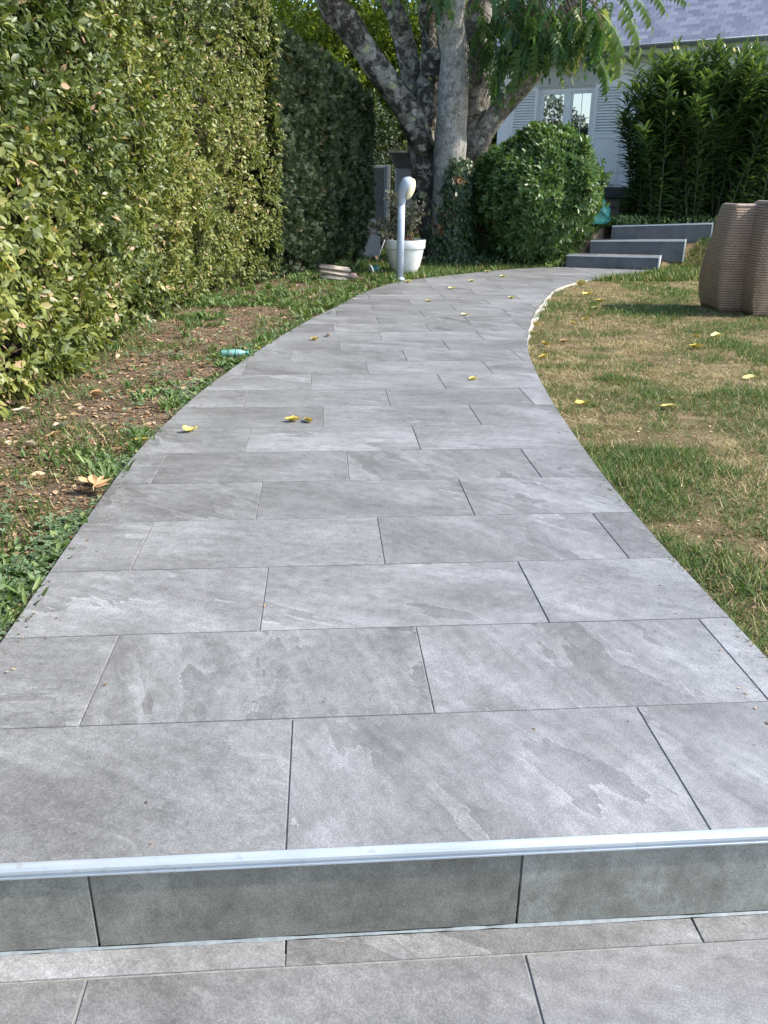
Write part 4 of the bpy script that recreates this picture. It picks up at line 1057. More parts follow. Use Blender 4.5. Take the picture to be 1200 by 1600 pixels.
# ------------------------------------------------------------------ small things by the pot
ss = gp(523, 435); ss[2] = float(ground_z(ss[0], ss[1]))
def stones():
    specs = [((0, 0, .035), (.42, .24, .06), .05, 'stone', 'lowest broad buff stone slab in the pile beside the conifer hedge'), ((-.01, 0, .10), (.43, .25, .055), .15, 'stone', 'middle buff stone slab sandwiched in the pile beside the conifer hedge'), ((.0, .01, .165), (.44, .26, .06), .1, 'stone', 'topmost stone slab with a smooth grey top in the pile by the hedge'), ((.24, -.03, .055), (.15, .16, .10), .5, 'stonepink', 'small rounded pinkish stone leaning on the right end of the slab pile')]
    for p, sz, rz, mt, lab in specs:
        bm = bmesh.new(); box(bm, sz); bmesh.ops.bevel(bm, geom=bm.edges[:], offset=min(sz) * .3, segments=3, affect='EDGES')
        for v in bm.verts: v.co += Vector((mnoise.noise(v.co * 9 + Vector((rz * 50, 0, 0))), mnoise.noise(v.co * 9 + Vector((0, rz * 40, 3))), mnoise.noise(v.co * 9 + Vector((7, 0, rz * 30))))) * .014
        o = bm_part('stone', bm, mt, None, True); o.location = ss + p; o.rotation_euler = (0, .12, rz); tag(o, lab, 'stone', 'stones piled by the hedge')
stones()
sl = at(577, 388, 15.4); sl[2] = float(ground_z(sl[0], sl[1]))
bm = bmesh.new(); vs = [(-.2, -.2), (.24, -.2), (.24, .3), (.12, .5), (-.02, .46), (-.2, .28)]
f = bm.faces.new([bm.verts.new((x, 0, z)) for x, z in vs]); r_ = bmesh.ops.extrude_face_region(bm, geom=[f]); bmesh.ops.translate(bm, vec=(0, .16, 0), verts=[g for g in r_['geom'] if isinstance(g, bmesh.types.BMVert)])
o = bm_part('stone_slab', bm, 'slabwhite', None, bevel=.012); o.location = (sl[0], sl[1], float(at(577, 386, 15.4)[2])); o.rotation_euler = (-.12, .05, .5); tag(o, 'pale angular slab with a pitched top standing behind the wispy potted shrub', 'slab')
sp = at(580, 422, 12.75); sp[2] = float(ground_z(sp[0], sp[1]))
spot = thing('garden_spotlight', 'small dark garden spotlight with a white ring on the soil left of the pot', 'spotlight', sp)
V, F = lathe([(.05, 0), (.06, .03), (.06, .09), (.05, .1)], 18); o = part('body', V, F, 'darkteal', spot, True); o.rotation_euler = (0, math.radians(75), .3); o.location = (.02, 0, .07)
V, F = lathe([(.052, -.012), (.075, -.012), (.078, .0), (.075, .014), (.052, .012)], 22); o = part('ring', V, F, 'rod', spot, True); o.rotation_euler = (0, math.radians(75), .3); o.location = (.0, -.01, .075)
V, F = tube([(0, 0, -.08), (0, 0, .06)], [.006, .012], 8); part('spike', V, F, 'darkteal', spot)
rodp = at(588, 408, 12.78); tp = at(601, 375, 12.6)
V, F = tube([(0, 0, -.02), tp - rodp], [.008, .008], 8); o = part('cane', V, F, 'rod', None, True); o.location = rodp; tag(o, 'thin white cane leaning against the left side of the white pot', 'cane')
fe = at(553, 402, 13.6); fe[2] = float(ground_z(fe[0], fe[1]))
fern = thing('fern', 'small bright green fern at the dark end of the conifer hedge', 'fern', fe)
n_ = 26; a_ = rng.uniform(0, 6.28, n_)
merge('fronds', FROND, rng.normal(size=(n_, 3)) * [.05, .05, .0], np.stack([np.cos(a_), np.sin(a_), rng.uniform(.3, 1.3, n_)], 1), np.stack([-np.cos(a_), -np.sin(a_), np.ones(n_)], 1), np.stack([rng.uniform(.2, .3, n_)] * 3, 1), rng.uniform(.6, 1, n_), 'weed', fern)
# teal striped bottle in the weeds
tb = gp(372, 557); tb[2] = .0
tb[0] -= .03; tb[1] += .03
btl = thing('plastic_bottle', 'teal and white striped plastic bottle lying in weeds at the path edge', 'bottle', tb)
V, F = lathe([(0, -.13), (.035, -.13), (.045, -.12), (.046, .03), (.04, .06), (.02, .09), (.018, .115), (0, .115)], 20); o = part('body', V, F, 'tealpale', btl, True); o.rotation_euler = (0, math.radians(88), .12); o.location = (0, 0, .035)
for i in range(4):
    V, F = lathe([(.0468, -.006), (.0475, 0), (.0468, .006)], 20); q = part('stripe', V, F, 'darkteal' if i % 2 else 'slabwhite', btl, True); q.rotation_euler = (0, math.radians(88 + (14 if i % 2 else -14)), .12); q.location = (.04 - .035 * i, .005 - .004 * i, .035)
V, F = lathe([(0, .0), (.021, 0), (.021, .03), (0, .03)], 14); q = part('cap', V, F, 'teal', btl, True); q.rotation_euler = (0, math.radians(88), .12); q.location = (.108, .013, .036)
btl.scale = (.8, .8, .62)
# teal tarpaulin behind the shrub
tz = at(919, 338, 14.9)
bm = bmesh.new(); bmesh.ops.create_icosphere(bm, subdivisions=4, radius=1)
for v in bm.verts:
    n_ = mnoise.noise(v.co * 2.2); v.co *= 1 + .22 * n_ + .08 * abs(mnoise.noise(v.co * 6)); v.co = Vector((v.co.x * .36, v.co.y * .3, max(-.12, v.co.z * .36)))
tarp = thing('tarpaulin', 'crumpled teal green tarpaulin heap between the round shrub and block pier', 'tarpaulin', tz)
o = bm_part('sheet', bm, 'teal', tarp, True)
V, F = tube(spline([(-.05, -.33, .2), (.1, -.35, .1), (.3, -.26, -.05)], 10), [.012] * 10, 6); part('cord', V, F, 'darkteal', tarp, True)

# ------------------------------------------------------------------ grey planter beam, gate and boards behind the tree
pl = at(614, 262, 16.4); pr_ = at(785, 256, 16.4); pt = float(at(614, 236, 16.4)[2]); pb = float(at(614, 262, 16.4)[2])
trough = thing('planter_trough', 'long grey trough planter on pale posts crossing behind the tree trunk', 'planter', (pl[0], 16.4, 0))
ln = pr_[0] - pl[0] + .5
b4 = [(.04, -.13, pb), (ln, -.13, pb), (ln, .13, pb), (.04, .13, pb)]; t4 = [(-.07, -.2, pt - .05), (ln, -.2, pt - .05), (ln, .2, pt - .05), (-.07, .2, pt - .05)]
hexa('trough', b4, t4, 'graywood', trough, .006)
boxpart('rim', (ln + .12, .46, .045), (ln / 2 - .02, 0, pt - .026), 'graywood', trough, .006)
for xx in (.2, 1.5, ln - .2): boxpart('post', (.3, .22, pb + .3), (xx, 0, pb / 2 - .152), 'postgray', trough, .008)
gt_ = at(606, 330, 15.95); gz0 = float(at(606, 338, 15.95)[2]); gz1 = float(at(606, 256, 15.95)[2]); gx0 = float(at(574, 258, 15.95)[0])
gate = thing('garden_gate', 'grey mesh garden gate half hidden by the dark conifer hedge', 'gate', (gt_[0], 15.95, 0))
wg = gt_[0] - gx0 + .55
boxpart('post', (.07, .07, gz1 + .03), (0, 0, (gz1 + .03) / 2 - .05), 'postgray', gate, .006)
for z in (gz1 - .05, .35): boxpart('rail', (wg - .04, .035, .045), (-wg / 2 - .017, 0, z), 'postgray', gate, .004)
boxpart('stile', (.04, .035, gz1 - .45), (-.06, 0, (gz1 + .3) / 2), 'postgray', gate, .004)
boxpart('panel', (wg - .12, .012, gz1 - .46), (-wg / 2 - .03, .008, (gz1 + .3) / 2), 'gatemesh', gate, 0)
bd = thing('retaining_boards', 'two weathered brown boards edging the bed behind the ivy', 'boards', (0, 0, 0))
ba = at(733, 395, 15.3); bb = at(785, 395, 15.1)
for i, (ya, yb_) in enumerate(((346, 362), (364, 398))):
    z1 = float(at(745, ya, 15.25)[2]); z0 = float(at(745, yb_, 15.25)[2])
    boxpart('board', (1.6, .05, z1 - z0), ((ba[0] + bb[0]) / 2 + .3, 15.25 - .004 * i, (z0 + z1) / 2), 'brownwood', bd, .006)

# ------------------------------------------------------------------ rattan armchairs
def armchair(loc, rot, hgt, label, sx=.31, sy=.31):
    ch = thing('rattan_armchair', label, 'armchair', loc, 'rattan armchairs on the lawn'); ch.rotation_euler = (0, 0, rot)
    # plan: U open at +y (front); outside rounded corners
    rc = .07; plan = []
    def arc(cx, cy, a0, a1, n=7):
        for i in range(n): a = a0 + (a1 - a0) * i / (n - 1); plan.append((cx + rc * math.cos(a), cy + rc * math.sin(a)))
    plan.append((sx, sy)); 
    arc(sx - rc, -sy + rc, 0, -math.pi / 2); arc(-sx + rc, -sy + rc, -math.pi / 2, -math.pi); plan.append((-sx, sy))
    P = spline(plan, 60); T = np.gradient(P, axis=0); T /= np.linalg.norm(T, axis=1)[:, None]; Nn = np.stack([-T[:, 1], T[:, 0]], 1)
    Nn *= np.sign((Nn * P).sum(1).mean()); s = np.r_[0, np.cumsum(np.linalg.norm(np.diff(P, axis=0), axis=1))]
    K = 18; V = []; UV = []
    def prof(t): return .048 * math.sin(math.pi * min(1, t) ** .85) - .03 * (1 - t) ** 2 - .03 * t * t
    for side, off in ((0, 0.0), (1, -.045)):
        for k in range(K):
            t = k / (K - 1)
            for i in range(60):
                back = 1.0 if P[i][1] < .1 else 1 - .34 * min(1, (P[i][1] - .1) / (sy - .1)) ** 1.3
                p = P[i] + Nn[i] * (prof(t) + off); V.append((p[0], p[1], t * hgt * back)); UV.append((s[i], t * hgt))
    F = []
    b = K * 60
    for k in range(K - 1):
        for i in range(59):
            F.append((k * 60 + i, k * 60 + i + 1, (k + 1) * 60 + i + 1, (k + 1) * 60 + i))
            F.append((b + k * 60 + i + 1, b + k * 60 + i, b + (k + 1) * 60 + i, b + (k + 1) * 60 + i + 1))
    for i in range(59):
        F.append(((K - 1) * 60 + i, (K - 1) * 60 + i + 1, b + (K - 1) * 60 + i + 1, b + (K - 1) * 60 + i)); F.append((i + 1, i, b + i, b + i + 1))
    for k in range(K - 1):
        F.append((k * 60, (k + 1) * 60, b + (k + 1) * 60, b + k * 60)); F.append(((k + 1) * 60 + 59, k * 60 + 59, b + k * 60 + 59, b + (k + 1) * 60 + 59))
    me = mesh('back_shell', V, F, 'rattan', True); uvl = me.uv_layers.new(name='UVMap')
    for lp in me.loops: uvl.data[lp.index].uv = UV[lp.vertex_index]
    link('back_shell', me, ch)
    top = [V[(K - 1) * 60 + i] for i in range(60)]; topb = [V[b + (K - 1) * 60 + i] for i in range(60)]
    V2, F2 = tube([((a[0] + c[0]) / 2, (a[1] + c[1]) / 2, a[2]) for a, c in zip(top, topb)], [.027] * 60, 8); part('rim', V2, F2, 'rattanrim', ch, True)
    bm = bmesh.new(); box(bm, (sx * 1.75, sy * 1.75, .16), (0, .02, .34)); bmesh.ops.bevel(bm, geom=bm.edges[:], offset=.03, segments=3, affect='EDGES'); bm_part('seat', bm, 'rattanrim', ch, True)
    for x, y in ((-.24, -.2), (.24, -.2), (-.26, .3), (.26, .3)):
        V3, F3 = tube([(x, y, -.01), (x, y, .3)], [.022, .026], 8); part('leg', V3, F3, 'rattanrim', ch, True)
    return ch
c1 = at(1098, 420, 9.2); c2 = at(1157, 420, 8.95)
armchair((c1[0] + .44, 9.2, -.03), math.radians(-6), 1.10, 'brown woven rattan armchair standing nearest the path on the lawn')
armchair((c2[0] + .40, 8.9, -.03), math.radians(-3), 1.135, 'brown woven rattan armchair overlapping the right side of the one by the path', .36, .34)

# ------------------------------------------------------------------ background trees and shrubs
def clump_tree(name, label, cat, base, h, C, mat, n, size, seed, group=None):
    t = thing(name, label, cat, base, group); P = []
    for c, s in C:
        m = int(n * s ** 2); d = rand_dir(m); rad = np.array([1 + .28 * mnoise.noise(Vector(v * 2.4) + Vector((seed, c[0], c[2]))) for v in d]) * (1 - np.minimum(rng.exponential(.12, m), .6))
        P.append(np.array(c) + d * rad[:, None] * s * [1, 1, .85])
    P = np.vstack(P); k = P[:, 2] > .05; P = P[k]; m = len(P)
    merge('crown', LEAF, P, rand_dir(m) + [0, 0, -.3], rand_dir(m) * .8 + [0, 0, .7], rng.uniform(.7, 1.3, m) * size, np.clip(rng.beta(2, 2, m), 0, 1), mat, t)
    if h:
        tb_ = [tube(spline([(0, 0, -.2), (.05, .02, h * .5), (C[0][0][0] * .5, C[0][0][1] * .5, h)], 8), np.linspace(.16, .06, 8), 8, True, .1)]
        for c, s in C: tb_.append(tube([(.03, .01, h * .45), np.array(c) * [.5, .5, .85], np.array(c)], [.07, .045, .02], 6))
        V, F = join(tb_); o = part('trunk', V, F, 'bark', t, True)
        a = o.data.attributes.new('moss', 'FLOAT', 'POINT'); a.data.foreach_set('value', np.full(len(V), .6, np.float32))
    return t
clump_tree('background_tree', 'sunlit yellow-green tree rising beyond the conifer hedge', 'tree', (-.6, 22, 0), 2.5, [((-1.6, 0, 4.2), 1.7), ((.6, .4, 3.4), 1.6), ((.2, 0, 5.6), 1.9), ((-2.4, .5, 6.0), 1.6)], 'bright', 2600, .13, 1)
clump_tree('background_tree', 'bright green tree behind the upright limbs of the old tree', 'tree', (2.3, 23, 0), 2.4, [((0, 0, 3.6), 1.6), ((1.3, .2, 4.4), 1.5), ((-.6, 0, 5.4), 1.7)], 'bright', 2600, .13, 2)
clump_tree('background_shrub', 'yellow-green shrub visible above the grey trough behind the tree', 'shrub', (2.1, 18.2, 0), .9, [((0, 0, 1.5), .75), ((.9, .2, 1.5), .75), ((1.9, .2, 1.45), .75)], 'bright', 2600, .07, 3)
clump_tree('background_shrub', 'dark shrub filling the gap between conifer hedge and old tree', 'shrub', (1.05, 17.6, 0), .9, [((0, 0, 1.0), .9), ((-.3, .3, 2.1), .9), ((.1, .5, .5), .9), ((-.9, .3, 2.6), .8), ((.6, .6, 1.4), .7)], 'conifer', 4200, .08, 4)
clump_tree('background_shrub', 'dark shrub under the grey trough behind the ivy', 'shrub', (3.0, 17.3, 0), .6, [((0, 0, .6), .75), ((.9, .1, .7), .75)], 'conifer', 2000, .08, 5)
BL = spline([(-9, 25), (-3, 25.6), (3, 26), (7.5, 26)], 40)
bh = thing('boundary_hedge', 'tall green boundary hedge far behind the trees at the end of the garden', 'hedge', (0, 25, 0))
hedge_core('dark_core', BL, 5.6, .3, .6, 'core', bh, (0, 25))
P_, N_, d_, s_, z_ = hedge_leaves(BL, 0, 16.4, 5.8, 260, 91)
merge('foliage', LEAF, P_ - np.array([0, 25, 0]), N_ * .5 + rand_dir(len(P_)) * .8, N_ + rand_dir(len(P_)) * .7 + [0, 0, .5], rng.uniform(.12, .22, len(P_)), rng.beta(2, 2, len(P_)), 'bright', bh)
clump_tree('neighbour_tree', 'dark broad tree standing beyond the laurel hedge', 'tree', (-9.5, 9.5, 0), 3, [((0, 0, 2.3), 1.7), ((.6, 1.6, 3.4), 1.3), ((-.3, -1.6, 1.8), 1.2)], 'conifer', 1500, .15, 55)

# ------------------------------------------------------------------ grass, weeds, litter
def cam_ok(P, m=420):
    x, y, z = project(P); return (x > -m) & (x < 1200 + m) & (y > -m) & (y < 1600 + m) & (z > .3)
def right_ok(x, y):
    return ~inside(x, y, OUTLINE) & (x > np.interp(y, LS[:, 1], LS[:, 0]) + .5)
STEPS_POLY = np.array([(4.0, 13.9), (5.35, 13.38), (5.95, 13.85), (7.2, 14.6), (5.5, 15.5), (4.75, 14.6)])
def lawn():
    out = []
    for (xa, xb, ya, yb, dn) in ((1.0, 2.7, 1.7, 4.2, 13000), (2.7, 4.2, 1.7, 4.2, 7000), (1.2, 3.8, 4.2, 7.2, 7500), (3.8, 5.8, 4.2, 7.2, 4500), (1.5, 8.0, 7.2, 13.6, 3200), (1.0, 9.5, 13.0, 16.6, 1700)):
        n = int((xb - xa) * (yb - ya) * dn); out.append(np.stack([rng.uniform(xa, xb, n), rng.uniform(ya, yb, n)], 1))
    Q = np.vstack(out); Q = Q[right_ok(Q[:, 0], Q[:, 1]) & ~inside(Q[:, 0], Q[:, 1], STEPS_POLY)]
    # green tufts against dry thatch
    g = fbm(Q[:, 0] * 1.35 + 3.1, Q[:, 1] * 1.1 + 7.7, 51); g2 = fbm(Q[:, 0] * 6, Q[:, 1] * 6, 52)
    edge = np.clip(1 - dist_poly(Q[:, 0], Q[:, 1], RS) / .35, 0, 1)
    shade_green = np.exp(-(((Q[:, 0] - 3.3) / .9) ** 2 + ((Q[:, 1] - 8.75) / .5) ** 2)) + .8 * np.exp(-(((Q[:, 0] - 4.1) / .9) ** 2 + ((Q[:, 1] - 8.0) / .35) ** 2)) + .6 * (Q[:, 1] > 13.3)  # greener far bank, and armchair shade put into the lawn as greener blades
    G = g * .62 + g2 * .55 + .08 * edge + .3 * shade_green
    green = G > .632 + rng.normal(0, .075, len(Q))
    bare = np.clip((fbm(Q[:, 0] * 2.6 + 40, Q[:, 1] * 2.2, 58) - .5) * 5, 0, .75)
    keep = green | (rng.random(len(Q)) < .72 - bare); Q, green, G = Q[keep], green[keep], G[keep]
    z = ground_z(Q[:, 0], Q[:, 1]); P = np.stack([Q[:, 0], Q[:, 1], z - .004], 1); k = cam_ok(P); P, green, G = P[k], green[k], G[k]; n = len(P)
    a = rng.uniform(0, 2 * math.pi, n); up = np.where(green, rng.uniform(.12, .95, n), rng.uniform(.02, .4, n))
    tip = np.stack([np.cos(a), np.sin(a), up], 1); nrm = np.stack([-np.cos(a) * up, -np.sin(a) * up, np.ones(n)], 1) + rand_dir(n) * .3
    l = np.where(green, rng.uniform(.025, .065, n) * (1 + 1.2 * np.clip(G - .6, 0, .3)), rng.uniform(.018, .065, n)); far = np.clip((P[:, 1] - 4) / 8, 0, 1)
    wdt = l * np.where(green, .9, .75) * (1 + 1.0 * far)
    wdt = np.clip(wdt, .024, .12)
    size = np.stack([wdt, l, l], 1)
    rnd = np.where(green, np.clip(rng.beta(2, 2, n) * .62, 0, .62), rng.uniform(.62, 1, n)); m = green & (rng.random(n) < .10); rnd[m] = rng.uniform(.6, .95, m.sum())
    merge('grass', BLADE, P, tip, nrm, size, rnd, 'grass')
    # dry thatch and brown crumbs on the bare patches
    o = bpy.data.objects
    n = 26000; Q = np.stack([rng.uniform(1.1, 7, n), 1.8 + 11.5 * rng.random(n) ** 1.4], 1); Q = Q[right_ok(Q[:, 0], Q[:, 1]) & ~inside(Q[:, 0], Q[:, 1], STEPS_POLY)]
    P = np.stack([Q[:, 0], Q[:, 1], ground_z(Q[:, 0], Q[:, 1]) + .004], 1); P = P[cam_ok(P)]; n = len(P)
    tip = rand_dir(n) * [1, 1, .15]; merge('thatch_litter', LEAF, P, tip, rand_dir(n) * .4 + [0, 0, 1], rng.uniform(.008, .026, n), rng.beta(1.5, 2, n), 'litter')
lawn()
def left_bed():
    def region(n, ya, yb, pw=1.0):
        y = ya + (yb - ya) * rng.random(n) ** pw; xl = np.interp(y, HEDGE[:, 1], HEDGE[:, 0]); far = y > 11.8
        xl = np.where(far, np.interp(y, HEDGE2[:, 1], HEDGE2[:, 0]), xl) - .12; xr = np.interp(y, LS[:, 1], LS[:, 0]) - .012
        x = xl + (xr - xl) * rng.random(n); return x, y, (xr - x), (x - xl)
    def pts(x, y, dz=0.0): return np.stack([x, y, ground_z(x, y) + dz], 1)
    # brown litter
    x, y, dr, dl = region(26000, 2.0, 13.2, 1.3); P = pts(x, y, .006); P = P[cam_ok(P)]; n = len(P)
    merge('leaf_litter', LEAF, P, rand_dir(n) * [1, 1, .2], rand_dir(n) * .5 + [0, 0, 1], rng.uniform(.008, .04, n) * np.where(rng.random(n) < .10, 1.9, .75), rng.beta(1.3, 1.9, n), 'litter')
    # clover along the path
    x, y, dr, dl = region(40000, 1.9, 9.5, 1.5)
    c = np.exp(-dr / .10) * .6 + .6 * np.clip((3.7 - y) / 1.2, 0, 1) + 1.5 * (fbm(x * 3.4, y * 3.0, 71) - .5)
    k = (c > .42 + rng.normal(0, .12, len(x))) & (rng.random(len(x)) < .75); x, y, dr = x[k], y[k], dr[k]; n = len(x)
    P = pts(x, y, 0); P[:, 2] += rng.uniform(.008, .05, n) * np.clip(dr * 9, .4, 1); k = cam_ok(P); P = P[k]; n = len(P); a = rng.uniform(0, 6.28, n)
    merge('clover', CLOVER, P, np.stack([np.cos(a), np.sin(a), rng.normal(0, .15, n)], 1), rand_dir(n) * .35 + [0, -.15, 1], rng.uniform(.010, .027, n), np.clip(rng.beta(1.6, 1.6, n) + .3 * (fbm(P[:, 0] * 5, P[:, 1] * 5, 3) - .5), 0, 1), 'clover')
    # broad-leaved weeds in rosettes
    C = []
    x, y, dr, dl = region(4200, 2.2, 14.2, 1.0); c = rng.normal(0, .13, len(x)) + .6 * np.exp(-dr / .3) + (fbm(x * 1.7, y * 1.5, 81) - .45) * 1.7 + .35 * (y > 9.3)
    k = c > .40; x, y = x[k], y[k]
    for u, v in zip(x, y):
        m = rng.integers(6, 15); s = rng.uniform(.018, .046) * (1.25 if v > 6 else 1); a = rng.uniform(0, 6.28, m); e = rng.uniform(.3, 1.3, m)
        C.append(np.stack([u + rng.normal(0, .03, m), v + rng.normal(0, .03, m), np.full(m, s), np.cos(a), np.sin(a), e], 1))
    C = np.vstack(C); P = pts(C[:, 0], C[:, 1], .004); k = cam_ok(P); P, C = P[k], C[k]; n = len(P)
    q = (fbm(P[:, 0] * 3, P[:, 1] * 3, 66) > .5); tipw = np.stack([C[:, 3], C[:, 4], C[:, 5]], 1); nw = np.stack([-C[:, 3] * C[:, 5], -C[:, 4] * C[:, 5], np.ones(n)], 1) + rand_dir(n) * .4; rw = np.clip(rng.beta(2, 2, n) + .1, 0, 1); sw_ = C[:, 2] * rng.uniform(.7, 1.4, n)
    merge('weeds', LEAF, P[q], tipw[q], nw[q], sw_[q], rw[q], 'weed')
    merge('narrow_weeds', NARROW, P[~q], tipw[~q] + [0, 0, .3], nw[~q], sw_[~q] * 1.9, rw[~q], 'weed')
    # grass tufts
    x, y, dr, dl = region(30000, 1.9, 14.2, 1.2); c = fbm(x * 2.3 + 9, y * 2.0, 91) + .02 + .25 * np.exp(-(((x + 1.25) / .2) ** 2 + ((y - 3.15) / .35) ** 2)) + .06 * (y > 9)
    k = c > .56 + rng.normal(0, .03, len(x)); P = pts(x[k], y[k], -.003); P = P[cam_ok(P)]; n = len(P)
    a = rng.uniform(0, 6.28, n); up = rng.uniform(.15, 1.0, n); l = rng.uniform(.035, .09, n)
    rnd = np.clip(rng.beta(2, 2, n) * .62, 0, 1); q = rng.random(n) < .12; rnd[q] = rng.uniform(.62, .95, q.sum())
    merge('grass_tufts', BLADE, P, np.stack([np.cos(a), np.sin(a), up], 1), np.stack([-np.cos(a) * up, -np.sin(a) * up, np.ones(n)], 1), np.stack([np.clip(l, .05, .1) * (1 + .8 * np.clip((P[:, 1] - 4) / 6, 0, 1)), l, l], 1), rnd, 'grass')
    # grass and weeds on the bank behind the path
    n = 90000; y = rng.uniform(12, 16.8, n); x = rng.uniform(.6, 9, n); k = ~inside(x, y, OUTLINE) & ~inside(x, y, STEPS_POLY) & (x < np.interp(y, LS[:, 1], LS[:, 0]) + 6); x, y = x[k], y[k]
    P = pts(x, y, -.003); P = P[cam_ok(P)]; n = len(P); a = rng.uniform(0, 6.28, n); up = rng.uniform(.3, 1.4, n); l = rng.uniform(.05, .14, n)
    rnd = np.clip(rng.beta(2, 2, n) * .62, 0, 1); q = rng.random(n) < .15; rnd[q] = rng.uniform(.62, .95, q.sum())
    merge('bank_grass', BLADE, P, np.stack([np.cos(a), np.sin(a), up], 1), np.stack([-np.cos(a) * up, -np.sin(a) * up, np.ones(n)], 1), np.stack([np.full(n, .16), l, l], 1), rnd, 'grass')
    n = 900; x = rng.uniform(3.7, 5.2, n); y = 13.9 + (x - 4.0) * .62 + rng.uniform(.0, .75, n); k = ~inside(x, y, STEPS_CUT); x, y = x[k], y[k]; n = len(x); P = pts(x, y, 0); P[:, 2] += rng.uniform(0, .1, n)
    merge('bank_weeds', LEAF, P, rand_dir(n) * .7 + [0, -.2, .7], rand_dir(n) * .5 + [0, -.5, .8], rng.uniform(.05, .1, n), rng.uniform(.45, 1, n), 'weed')
    n = 2600; x = rng.uniform(4.9, 8.6, n); y = 15.05 + rng.normal(0, .18, n) - (x - 5.2) * .12; P = pts(x, y, 0); P[:, 2] += rng.uniform(.0, .14, n)
    merge('border_plants', LEAF, P, rand_dir(n) * .7 + [0, -.2, .8], rand_dir(n) * .5 + [0, -.5, .8], rng.uniform(.06, .12, n), rng.uniform(.5, 1, n), 'weed')
left_bed()

# ------------------------------------------------------------------ single fallen leaves
def leaf_mesh(seed, mat, lobes=0):
    r = np.random.default_rng(seed); bm = bmesh.new(); nu, nv = 7, 5; g = []
    tw, cu, fo = r.uniform(-1.6, 1.6), r.uniform(.5, 1.6), r.uniform(.3, 1.0)
    for i in range(nu):
        u = i / (nu - 1); hw = .30 * math.sin(math.pi * min(1, .04 + u * .96)) ** .75 * (1 - .25 * u); row = []
        for j in range(nv):
            v = j / (nv - 1) * 2 - 1; x = v * hw * (1 + .1 * r.normal() * (abs(v) > .9)); y = u - .5
            z = fo * abs(x) + cu * .45 * (y * y) + tw * x * y * .9 + .03 * r.normal() * .5
            row.append(bm.verts.new((x, y, z)))
        g.append(row)
    for i in range(nu - 1):
        for j in range(nv - 1): bm.faces.new((g[i][j], g[i][j + 1], g[i + 1][j + 1], g[i + 1][j]))
    # stalk
    a = [bm.verts.new((-.012, -.5, .02)), bm.verts.new((.012, -.5, .02)), bm.verts.new((.01, -.72, .07)), bm.verts.new((-.01, -.72, .07))]; bm.faces.new(a)
    zm = min(v.co.z for v in bm.verts)
    for v in bm.verts: v.co.z -= zm
    bmesh.ops.recalc_face_normals(bm, faces=bm.faces[:]); me = bpy.data.meshes.new('fallen_leaf'); bm.to_mesh(me); bm.free(); me.materials.append(MT[mat])
    me.polygons.foreach_set('use_smooth', [True] * len(me.polygons)); return me
LM = {m: [leaf_mesh(100 + 7 * i, m) for i in range(4)] for m in ('yleaf', 'ypale', 'tan', 'bleach')}
def leaf(px, py, L, ang, mat, label, group, k=0, onpath=True):
    p = gp(px, py, 0.0 if onpath else -.015)
    if not onpath: p[2] = float(ground_z(p[0], p[1])) + .012
    else: p[2] = .0008
    o = bpy.data.objects.new('fallen_leaf', LM[mat][k % 4]); COL.objects.link(o)
    o.location = p; o.rotation_euler = (rng.normal(0, .12) if not onpath else 0, rng.normal(0, .12) if not onpath else 0, math.radians(ang)); L *= 1.08; o.scale = (L, L, L * rng.uniform(1.3, 2.0))
    tag(o, label, 'leaf', group)
GP, GL, GB = 'leaves fallen on the path', 'leaves fallen on the lawn', 'leaves fallen on the bed'
for a in (
    (298, 675, .08, -60, 'yleaf', 'yellow leaf on the tiles close to the left path edge, nearest of the yellow ones', GP, 0),
    (457, 659, .085, 80, 'yleaf', 'flat yellow leaf, left one of the pair lying together mid-path', GP, 1),
    (481, 659, .075, 30, 'yleaf', 'curled yellow leaf, right one of the pair lying together mid-path', GP, 2),
    (739, 594, .06, 100, 'yleaf', 'small yellow leaf alone on the right half of the path', GP, 3),
    (491, 532, .075, 70, 'yleaf', 'bright yellow leaf left of a small tan leaf, mid-path', GP, 1),
    (512, 526, .065, 20, 'tan', 'small tan leaf right of a bright yellow leaf, mid-path', GP, 2),
    (727, 493, .085, 90, 'ypale', 'pale leaf on the tiles left of where the white mortar edge starts', GP, 0),
    (799, 467, .085, 60, 'ypale', 'pale yellow leaf on the path just left of the white mortar bend', GP, 1),
    (670, 471, .085, 75, 'ypale', 'pale leaf on the path short of the white pot', GP, 2),
    (638, 442, .09, 80, 'ypale', 'yellow leaf on the path edge right of the bollard lamp base', GP, 3),
    (706, 452, .09, 95, 'ypale', 'pale leaf on the far path, right of the leaf by the lamp', GP, 0),
    (737, 440, .09, 70, 'ypale', 'small pale leaf on the far path below the ivy', GP, 1),
    (786, 433, .1, 85, 'ypale', 'pale leaf on the far path before the round shrub', GP, 2),
    (762, 426, .1, 60, 'ypale', 'pale leaf lying on the far path edge left of the round shrub', GP, 1),
    (905, 417, .13, 95, 'tan', 'tan leaf at the foot of the lowest dark step', GP, 3),
    (985, 420, .1, 60, 'tan', 'tan leaf against the lowest step, right of its middle', GP, 2),
): leaf(*a)
